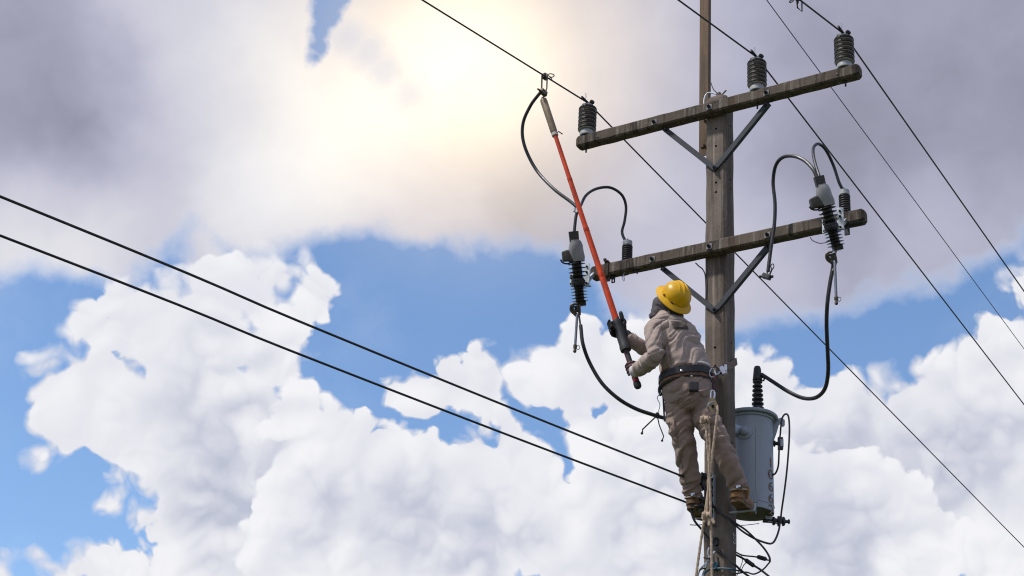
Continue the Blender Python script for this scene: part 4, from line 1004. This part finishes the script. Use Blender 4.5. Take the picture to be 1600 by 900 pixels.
def cloth_patch(name, o, quad, th, mname, nx=8, ny=6, parent=None):
    """thin cloth panel that follows the surface below it; quad in photo pixels"""
    grid = []
    for j in range(ny+1):
        row = []
        for i in range(nx+1):
            a, b = i/nx, j/ny
            px = (quad[0][0]*(1-a)+quad[1][0]*a)*(1-b) + (quad[3][0]*(1-a)+quad[2][0]*a)*b
            py = (quad[0][1]*(1-a)+quad[1][1]*a)*(1-b) + (quad[3][1]*(1-a)+quad[2][1]*a)*b
            p, n = on_mesh(o, px, py)
            if p is None: return None
            edge = i in (0, nx) or j in (0, ny)
            row.append(p + n*(th*(.2 if edge else 1.0)))
        grid.append(row)
    vs = [p for r in grid for p in r]; W = nx+1
    fs = [(j*W+i, j*W+i+1, (j+1)*W+i+1, (j+1)*W+i) for j in range(ny) for i in range(nx)]
    return part(name, MB().add(vs, fs), mname, parent or o)
cloth_patch('back_patch', shirt, [(1048,501.5),(1071,503),(1076,515),(1053,514.5)], .012, 'patch', 10, 6)
def seam(o, l, r=.0022, mname='seam', parent=None):
    q = []
    for i in range(len(l)-1):
        for k in range(6):
            t_ = k/6; pp_, nn_ = on_mesh(o, l[i][0]*(1-t_)+l[i+1][0]*t_, l[i][1]*(1-t_)+l[i+1][1]*t_)
            if pp_ is not None: q.append(pp_ + nn_*.0006)
    return part('seam', MB().tube(q, r, 5), mname, parent or o)
seam(shirt, [(1020,512),(1034,501),(1048,498),(1066,500),(1078,506)])
seam(shirt, [(1032,505),(1036,520),(1035,540),(1032,555)])
seam(shirt, [(1042,530),(1046,550),(1050,575)])
# cuffs
part('cuff', MB().tube([atY(1002,574,-.555), atY(996,578,-.54)], [.049,.050], 18), 'shirt', shirt)
part('cuff', MB().tube([atY(992,534,-.42), atY(982.5,528,-.45)], [.044,.045], 18), 'shirt', shirt)

# --- trousers
L1, LV1 = along((1060,628,-.40),(1082,770,-.195)); R1, RV1 = along((1092,630,-.33),(1152,755,-.195))
def trouser_fold(p):
    n0 = mnoise.noise(p*4)
    dl = (p - (L1 + LV1*(p-L1).dot(LV1))).length; dr = (p - (R1 + RV1*(p-R1).dot(RV1))).length
    b, v = (L1, LV1) if dl < dr else (R1, RV1)
    s = (p-b).dot(v); k = .72 + .40*max(0, min(1, (s-.30)/.4))
    return k*(.014*ridge(Vector((s*11 + p.dot(RT)*5 + n0*1.3, p.dot(RT)*3, p.y*3))) + .013*crease(Vector((s*15 + p.dot(RT)*6 + n0*1.6, p.dot(RT)*5, p.y*4 + 5))) + 0.005*ridge(Vector((s*26 + n0*2, p.dot(RT)*7, p.y*6)))) + .0012*ridge(p*24)
tm = MB()
tm.loft([bring(1072,588,-.385,.155,.120), bring(1073,600,-.38,.160,.127), bring(1075,617,-.37,.164,.137), bring(1077,634,-.365,.150,.127), bring(1079,645,-.36,.10,.09)])
taper(tm, LLEG); taper(tm, RLEG)
trs = child(remeshed('trousers', tm, .0075, 'trouser', 4, trouser_fold), person)
part('hem', MB().tube([atY(1080.5,761,-.205), atY(1083.5,771,-.185)], [.061,.065], 20), 'trouser', trs)
part('hem', MB().tube([atY(1148,746,-.212), atY(1154.5,760,-.185)], [.058,.064], 20), 'trouser', trs)
seam(trs, [(1076,606),(1078,625),(1081,642)])
seam(trs, [(1050,640),(1056,670),(1061,700),(1067,735),(1073,760)])
cloth_patch('back_pocket', trs, [(1045,616),(1059,617),(1060,632),(1046,627)], .008, 'trouser', 6, 6)
cloth_patch('back_pocket', trs, [(1091,610),(1110,603),(1109,617),(1097,622)], .011, 'trouser', 6, 6)
cloth_patch('side_pocket', trs, [(1047,655),(1055,655),(1060,690),(1052,688)], .018, 'trouser', 5, 8)
cloth_patch('side_pocket', trs, [(1119,655),(1128,660),(1130,676),(1122,674)], .014, 'trouser', 5, 6)

# --- belt
BC = atY(1071.5,591,-.385)
def belt(name, hw, hd, drop, width, th, mname, parent, a0=0, a1=360):
    n = 56; p = []; W = []
    for k in range(n+1):
        a = R(a0 + (a1-a0)*k/n); v = RV*(hw*math.cos(a)) + FV*(hd*math.sin(a))
        p.append(BC + v + Zv*(.22*v.dot(RT) + drop)); W.append(Zv)
    return part(name, MB().strap(p, W, width, th), mname, parent)
tb = part('belt_pad', MB().strap([BC + RV*(.174*math.cos(R(k*7.5))) + FV*(.140*math.sin(R(k*7.5))) + Zv*(.22*(RV*(.174*math.cos(R(k*7.5))) + FV*(.140*math.sin(R(k*7.5)))).dot(RT)) for k in range(49)], [Zv]*49, .082, .012), 'leather', person)
belt('belt_strap', .183, .149, .004, .046, .008, 'blackleather', tb)
belt('inner_belt', .169, .136, -.040, .022, .010, 'blackleather', tb)
def on_belt(px, py, off=.0):
    for o in (tb,):
        p, n = on_mesh(o, px, py)
        if p is not None: return p + n*off, n
    return atY(px, py, -.52), -FW
part('gauntlet', MB().tube([atY(1000,576,-.55), atY(990.5,581,-.522)], [.040,.043], 18), 'white', shirt)
p, n = on_belt(1084,592, .02); part('pouch', MB().box(p - Zv*.055, (.062,.034,.066), frame(Zv, RT)), 'blackleather', tb, False, .008)
for (px, py) in ((1080.5,588),(1065,581)):
    p, n = on_belt(px, py, .016); part('rivet', MB().lathe([(.008,-.004),(.008,.004),(.003,.007)], p, n, 10), 'chrome', tb)
part('padding_roll', MB().tube([BC + RV*(.166*math.cos(R(k))) + FV*(.136*math.sin(R(k))) + Zv*(.050 + .22*(RV*(.166*math.cos(R(k))) + FV*(.136*math.sin(R(k)))).dot(RT)) for k in range(-110,-20,10)], [.004,.009,.012,.013,.013,.013,.012,.009,.004], 10), 'white', tb)
bl, br = atY(1034,598,-.46), atY(1110,583,-.36)
part('d_ring', MB().tube([br + RT*.012 + (RT*math.cos(k*PI/8)*.020 + Zv*math.sin(k*PI/8)*.03) for k in range(16)], .005, 7, True), 'chrome', tb)
part('d_ring', MB().tube([bl + (RT*math.cos(k*PI/8)*.018 + Zv*math.sin(k*PI/8)*.028) for k in range(16)], .005, 7, True), 'darkmetal', tb)
part('tool_loop', MB().tube(spline([bl + Zv*.0, bl - RT*.015 - Zv*.05, bl - RT*.004 - Zv*.09], 5), .011, 8), 'blackleather', tb)
part('tool_strap', MB().tube(spline([bl + RT*.01, bl + RT*.012 - Zv*.12, bl + RT*.022 - Zv*.27], 5), [.008]*5 + [.006]*6, 8), 'blackleather', tb)
part('white_strap', MB().tube(spline([bl + RT*.022 - FW*.02 - Zv*.02, bl + RT*.026 - FW*.02 - Zv*.1], 4), .0065, 8), 'white', tb)
part('hip_lanyard', MB().tube(spline([br + RT*.02, br + RT*.03 - Zv*.04, br + RT*.018 - Zv*.09, br + RT*.03 - Zv*.13], 5), .0085, 8), 'glove_red', tb)
part('belt_buckle', MB().box(bl + RT*.035 - FW*.035 + Zv*.015, (.022,.012,.03), frame(Zv, RT)), 'white', tb, False, .003)

# --- hood under the helmet
hm = MB()
hm.loft([ell(HC + HAX*h + HFf*o_, HS, HFf, w_, d_, 24) for h, o_, w_, d_ in ((-.13,.03,.055,.06),(-.10,.028,.066,.078),(-.06,.018,.078,.096),(0,.0,.086,.102),(.05,-.005,.083,.100),(.08,-.01,.06,.07))])
taper(hm, [(1046,477,-.465,.075),(1047,489,-.452,.080),(1047,495,-.447,.086)])
hm.ball(HC + HFf*.085 - HAX*.035, .042, 8)
fl = atY(1026,487,-.49)
hm.loft([ell(atY(1032,480,-.48), Zv, FW, .040,.05,16,3), ell(atY(1023,488,-.50), Zv, FW, .036,.040,16,4), ell(atY(1016,491.5,-.505), Zv, FW, .028,.03,16,5)])
hood_ = child(remeshed('hood', hm, .0075, 'hood', 3, lambda p: .010*crease(Vector((p.dot(UP)*20 + p.dot(RT)*12, p.dot(RT)*6, p.y*5))) + .008*ridge(Vector((p.dot(UP)*17 + p.dot(RT)*9 + mnoise.noise(p*8), p.dot(RT)*5, p.y*5))) + .002*ridge(p*30)), person)

# --- hard hat
HB = atY(1054,465.5,-.475)
hat = mesh_obj('hard_hat', MB().loft([ell(HB + HAX*h - HFf*.005, HS, HFf, w_, d_, 48) for h, w_, d_ in ((-.004,.092,.103),(.012,.096,.109),(.030,.097,.110),(.052,.094,.105),(.075,.083,.093),(.094,.065,.074),(.108,.042,.048),(.115,.014,.017))]), M['helmet'], None, True)
hat.data.transform(world_of(person).inverted()); hat.parent = person
def brim_ring(h, k, dr=0.0): return ell(HB + HAX*(h+dr) - HFf*.002, HS, HFf, (.100*k + .004)*.915, (.113*k + .006)*.915, 48)
part('brim', MB().loft([brim_ring(.014,1.0), brim_ring(.010,1.05), brim_ring(-.002,1.22), brim_ring(-.012,1.36), brim_ring(-.017,1.37), brim_ring(-.018,1.345), brim_ring(-.008,1.2), brim_ring(.004,1.0)], False), 'helmet', hat)
for off, hgt, wd_ in ((0,.0075,.013),(.030,.005,.009),(-.030,.005,.009)):   # crown ridges front to back
    cr = []
    for k in range(13):
        a = R(22 + 136*k/12); cr.append(HB + HAX*(.112*math.sin(a)*(1-abs(off)*1.8) + .002) + HFf*(.104*math.cos(a)*(1-abs(off)*1.5) - .005) + HS*off)
    part('crown_ridge', MB().tube(cr, [.003] + [wd_]*11 + [.003], 10), 'helmet', hat)
for s_ in (-1, 1):
    q = HB + HAX*.018 + HS*.100*s_ - HFf*.005
    part('lamp_slot', MB().box(q, (.018,.034,.012), frame(HAX, HS)), 'helmet', hat, False, .002)
q = HB + HAX*.020 - HFf*.112
part('lamp_clip', MB().box(q, (.010,.034,.014), frame(HAX, -HFf)), 'helmet', hat, False, .002)

# --- gloves
def glove(name, wrist, c_par, pal_ang, sweep, thumb_ang, thumb_sweep, mname, spread=.0205, rs=.021, thumb_up=.0, open_=0.0):
    """hand closed round the stick: palm at pal_ang about the stick axis, fingers sweeping round it"""
    e1 = (RT - sdv*RT.dot(sdv)).normalized(); e2 = (-FW - sdv*(-FW).dot(sdv)); e2 = (e2 - e1*e2.dot(e1)).normalized()
    ax = ST + sdv*c_par
    pol = lambda a, r, h: ax + (e1*math.cos(R(a)) + e2*math.sin(R(a)))*r + sdv*h
    mb = MB()
    pc = pol(pal_ang, rs+.018, 0)
    rad = (pc-ax).normalized(); tan = sdv.cross(rad)
    mb.loft([ell(wrist, sdv, rad, .032,.026,16), ell(wrist.lerp(pc, .5), sdv, rad, .036,.024,16,3), ell(pc, sdv, rad, .042,.018,16,4), ell(pc + (pc-wrist).normalized()*.018, sdv, rad, .040,.013,16,4)])
    for k, (ln, rr) in enumerate(((.92,.0120),(1.0,.0124),(.95,.0122),(.80,.0108))):
        h = (k-1.5)*spread
        P_ = []
        for j in range(7):
            t_ = j/6; a = pal_ang + sweep*ln*t_; P_.append(pol(a, rs + .0135 + open_*t_*.02 - .003*t_, h + (1-t_)*.0 - open_*t_*.02))
        mb.tube(spline(P_, 3), [rr*(1-.22*i/18) for i in range(19)], 10); mb.ball(P_[-1], rr*.8, 6); mb.ball(P_[2], rr*1.1, 6); mb.ball(P_[4], rr*1.02, 6)
    P_ = []
    for j in range(5):
        t_ = j/4; P_.append(pol(pal_ang + thumb_ang + thumb_sweep*t_, rs + .014 + (.010 if j == 1 else 0), -.040*(.7) - thumb_up*t_))
    mb.tube(spline([pc.lerp(wrist, .35)] + P_, 3), [.017]*4 + [.0145]*12, 10); mb.ball(P_[-1], .0138, 6)
    o = remeshed(name, mb, .0042, mname, 2, lambda p: .0012*ridge(p*40))
    return child(o, person)
tR_, tL_ = on_stick(970,513), on_stick(987.5,578)
gR = glove('glove', atY(985,529.5,-.442), tR_, -60, -165, 45, 30, 'glove', rs=.030, thumb_up=.085, open_=1.1, spread=.024)
part('gauntlet', MB().tube([atY(989,532.5,-.43), atY(981,525.5,-.452), atY(977,520,-.462)], [.036,.036,.030], 16), 'glove', gR)
gR['label'] = 'black glove of the upper hand, fingers spread behind the stick'
gL = glove('glove', atY(993,580,-.528), tL_, 10, 205, -10, -95, 'glove_red', rs=.023, spread=.0235)
gL['label'] = 'maroon glove of the lower hand, closed round the stick'

# --- boots with climbing gear
def boot(ankle, heel, fdir, label, mname, cuffdir):
    f = Vector(fdir).normalized(); s_ = f.cross(Zv).normalized(); A_, H_ = atY(*ankle), atY(*heel)
    zs = H_.z
    mb = MB()
    up = (A_ - H_)
    mb.loft([ell(A_ + Zv*.03, s_, f, .046,.054,18), ell(A_ - Zv*.02, s_, f, .046,.056,18), ell(H_ + Zv*.055 + f*.01, s_, f, .045,.064,18), ell(H_ + Zv*.02 + f*.02, s_, f, .044,.070,18,2.6), ell(H_ + Zv*.012 + f*.02, s_, f, .042,.068,18,2.6)])
    mb.loft([ell(H_ + Zv*.045 + f*.02, s_, Zv, .042,.040,16,2.6), ell(H_ + Zv*.052 + f*.08, s_, Zv, .044,.045,16,2.6), ell(H_ + Zv*.042 + f*.14, s_, Zv, .048,.034,16,2.6), ell(H_ + Zv*.038 + f*.19, s_, Zv, .044,.028,16,2.6), ell(H_ + Zv*.034 + f*.215, s_, Zv, .026,.018,16)])
    o = child(remeshed('boot', mb, .006, mname, 4, lambda p: .0035*ridge(Vector((p.z*26, p.x*9, p.y*9)))), person)
    o['label'] = label
    out = [H_ + f*q + s_*w_ for q, w_ in ((-.052,.022),(-.052,-.022),(-.02,-.040),(.06,-.038),(.13,-.048),(.19,-.042),(.225,-.012),(.225,.012),(.19,.042),(.13,.048),(.06,.038),(-.02,.040))]
    part('sole', MB().loft([[q + Zv*h for q in out] for h in (-.006,.004,.016)]), 'boot', o)
    part('strap', MB().strap([A_ + (s_*math.cos(R(k)) + f*math.sin(R(k))*1.15)*.0525 - Zv*(.03 - .012*math.sin(R(k))) for k in range(0,361,15)], [Zv]*25, .009, .005), 'rope', o)
    part('buckle', MB().box(A_ - f*.062 + s_*.02 - Zv*.03, (.026,.014,.022)), 'chrome', o, False, .003)
    part('strap_end', MB().tube([A_ - f*.064 + s_*.02 - Zv*.03, A_ - f*.085 + s_*.05 - Zv*.052], .004, 6), 'blackleather', o)
    part('heel_guard', MB().loft([ell(H_ + Zv*h + f*.0, s_, f, .047,.066,18) for h in (.022,.05)]), 'boot_tan' if mname == 'boot_tan' else 'boot', o)
    return o, H_
b1, H1 = boot((1083,771,-.185), (1084,796,-.175), (-.12,1,0), 'dark brown boot on the free side of the pole', 'boot', 0)
b2, H2 = boot((1154,759,-.185), (1153,786,-.165), (-.08,1,0), 'tan brown boot on the transformer side of the pole', 'boot_tan', 0)
part('tan_wrap', MB().tube(sp([(1160,757,-.17),(1166,764,-.15),(1164,775,-.14),(1157,781,-.15)],0,5), .022, 10), 'boot_tan', b2)
for q, s_, lab in ((H1, -1, 'steel step bolt under the dark boot'), (H2, 1, 'steel step bolt under the tan boot')):
    y = -.045
    solo('step_bolt', MB().tube([Vector((s_*.07, y, q.z-.0145)), Vector((q.x + s_*.06, y, q.z-.0145)), Vector((q.x + s_*.065, y, q.z+.03))], .0085, 10), 'galv', lab, 'step bolt', 'step bolts on the pole')

# ------------------------------------------------------------------ safety strap, pulley, ropes, hook
zz1 = atY(1129,578,-.13)
sb = [atY(1112,584,-.33), atY(1120,582,-.22), atY(1126,579,-.15)]
st_ = thing('safety_strap', 'brown webbing safety strap from the belt round the pole with a steel buckle', 'strap', atY(1140,570,-.1))
ph = pole_half(5.9) + .005
z1_, z2_ = atY(1134,574,-.09).z, atX(1151,564,.09).z
loop = [sb[1], sb[2], Vector((ph-.02, -ph-.012, z1_)), Vector((ph+.002, -ph+.014, z1_+.012)), Vector((ph+.003, 0, (z1_+z2_)/2)), Vector((ph+.002, ph-.01, z2_)), Vector((ph-.012, ph+.003, z2_)), Vector((0, ph+.004, z2_)), Vector((-ph+.012, ph+.003, z2_-.02)), Vector((-ph-.003, ph-.014, z2_-.03)), Vector((-ph-.003, -ph, z2_-.09)), bl + Vector((.05,.16,.05)), bl + RT*.01]
part('webbing', MB().strap(loop, [Zv]*len(loop), .048, .006), 'webbing', st_, False)
part('buckle', MB().box(sb[2] + RT*.012 - FW*.012, (.036,.03,.06), frame(Zv - RT*.6, RT)).box(sb[2] + RT*.03 - FW*.02 + Zv*.02, (.02,.02,.05), frame(Zv, RT)), 'chrome', st_, False, .005)
part('snap_hook', MB().tube(spline([br + RT*.02, sb[1] - FW*.01 - Zv*.01, sb[2] - FW*.012], 5), .009, 8), 'chrome', st_)
part('hook_gate', MB().tube(spline([br + RT*.01 + Zv*.035, br + RT*.035 + Zv*.045, br + RT*.06 + Zv*.015], 5), .005, 8), 'darkmetal', st_)
pp = atY(1113,634,-.46)
pu = thing('pulley_block', 'small grey pulley block hanging at the hip of the climber', 'pulley', pp)
part('sheave', MB().lathe([(.012,-.014),(.030,-.013),(.034,-.010),(.024,0),(.034,.010),(.030,.013),(.012,.014)], pp - Zv*.005, -FW + RT*.3, 22), 'guard', pu)
part('cheek_plate', MB().loft([[pp - FW*.018 + RT*a + Zv*b + (-FW)*s for a, b in ((-.016,.055),(.014,.055),(.030,.0),(.024,-.035),(.006,-.055),(-.014,-.04),(-.028,.0))] for s in (0,.006)]), 'stickgrey', pu, False, .0015)
part('shackle', MB().tube(spline([pp + Zv*.05 - RT*.012, pp + Zv*.095 - RT*.01, pp + Zv*.105, pp + Zv*.09 + RT*.014, pp + Zv*.048 + RT*.012], 5), .006, 8), 'chrome', pu)
part('axle', MB().lathe([(.010,0),(.010,.010)], pp - FW*.024, -FW, 10), 'darkmetal', pu)
def rope(label, l, r):
    p = sp(l, 0, 14); return solo('rope', MB().tube(p, [r*(1+.10*math.sin(i*1.9)) for i in range(len(p))], 8), 'rope', label, 'rope', 'tan hand lines hanging at the climber')
rope('thick tan rope running from the pulley block down past the boots', [(1118,630,-.45),(1121,640,-.46),(1118,670,-.45),(1113,710,-.43),(1108,755,-.40),(1102,800,-.38),(1096,840,-.36),(1091,875,-.35),(1086,912,-.34)], .0088)
rope('tan rope hanging straight down from the upper knot', [(1103,660,-.46),(1105,690,-.45),(1108,730,-.42),(1110,780,-.40),(1111,830,-.38),(1112,870,-.37),(1112.5,915,-.36)], .0084)
rope('short tan rope between the upper and the lower knot', [(1107,656,-.455),(1109,700,-.44),(1107,750,-.41),(1105,802,-.385)], .0078)
def knot(label, px, py, y, tails):
    c = atY(px, py, y); t = thing('rope_knot', label, 'knot', c, 'knots in the hand lines')
    part('knot', MB().tube([c + RT*.02*math.sin(2*a) + UP*.017*math.sin(3*a) - FW*.018*math.cos(3*a) for a in [2*PI*k/30 for k in range(30)]], .0115, 8, True), 'rope', t)
    for q in tails: part('frayed_tail', MB().tube(spline([c, c.lerp(atY(*q), .5) + RT*.008, atY(*q)], 4), [.011,.012,.012,.013,.013,.012,.011,.010,.008], 8), 'rope', t)
knot('frayed rope knot between the legs of the climber', 1101,656,-.465, [(1095,660,-.47),(1110,652,-.46)])
knot('large frayed rope knot hanging below the boots', 1104,806,-.395, [(1099,817,-.40),(1116,818,-.39),(1108,822,-.4)])
hkt = thing('double_hook', 'pair of thin hooked rods dangling on a cord beside the climber', 'hook', atY(1027,652,-.47))
rg = atY(1027,649,-.47)
part('cord', MB().tube(sp([(1035,600,-.47),(1034,612,-.475),(1027,621,-.475),(1031,632,-.47),(1029,642,-.47),(1027,648,-.47)],0,6), .003, 6), 'galv', hkt)
part('ring', MB().tube([rg + (RT*math.cos(k*PI/6)*.011 + UP*math.sin(k*PI/6)*.016) for k in range(12)], .0055, 6, True), 'darkmetal', hkt)
part('hooked_rod', MB().tube(pts([(1028,648,-.47),(1004,671,-.47),(1004,675,-.47),(1002,677,-.47)]), .0048, 7).ball(atY(1003,677,-.47), .009, 6), 'darkmetal', hkt)
part('hooked_rod', MB().tube(pts([(1027,650,-.465),(1030,664,-.465),(1037,682,-.465),(1035,687,-.465)]), .004, 7).ball(atY(1034.5,688.5,-.465), .008, 6), 'darkmetal', hkt)
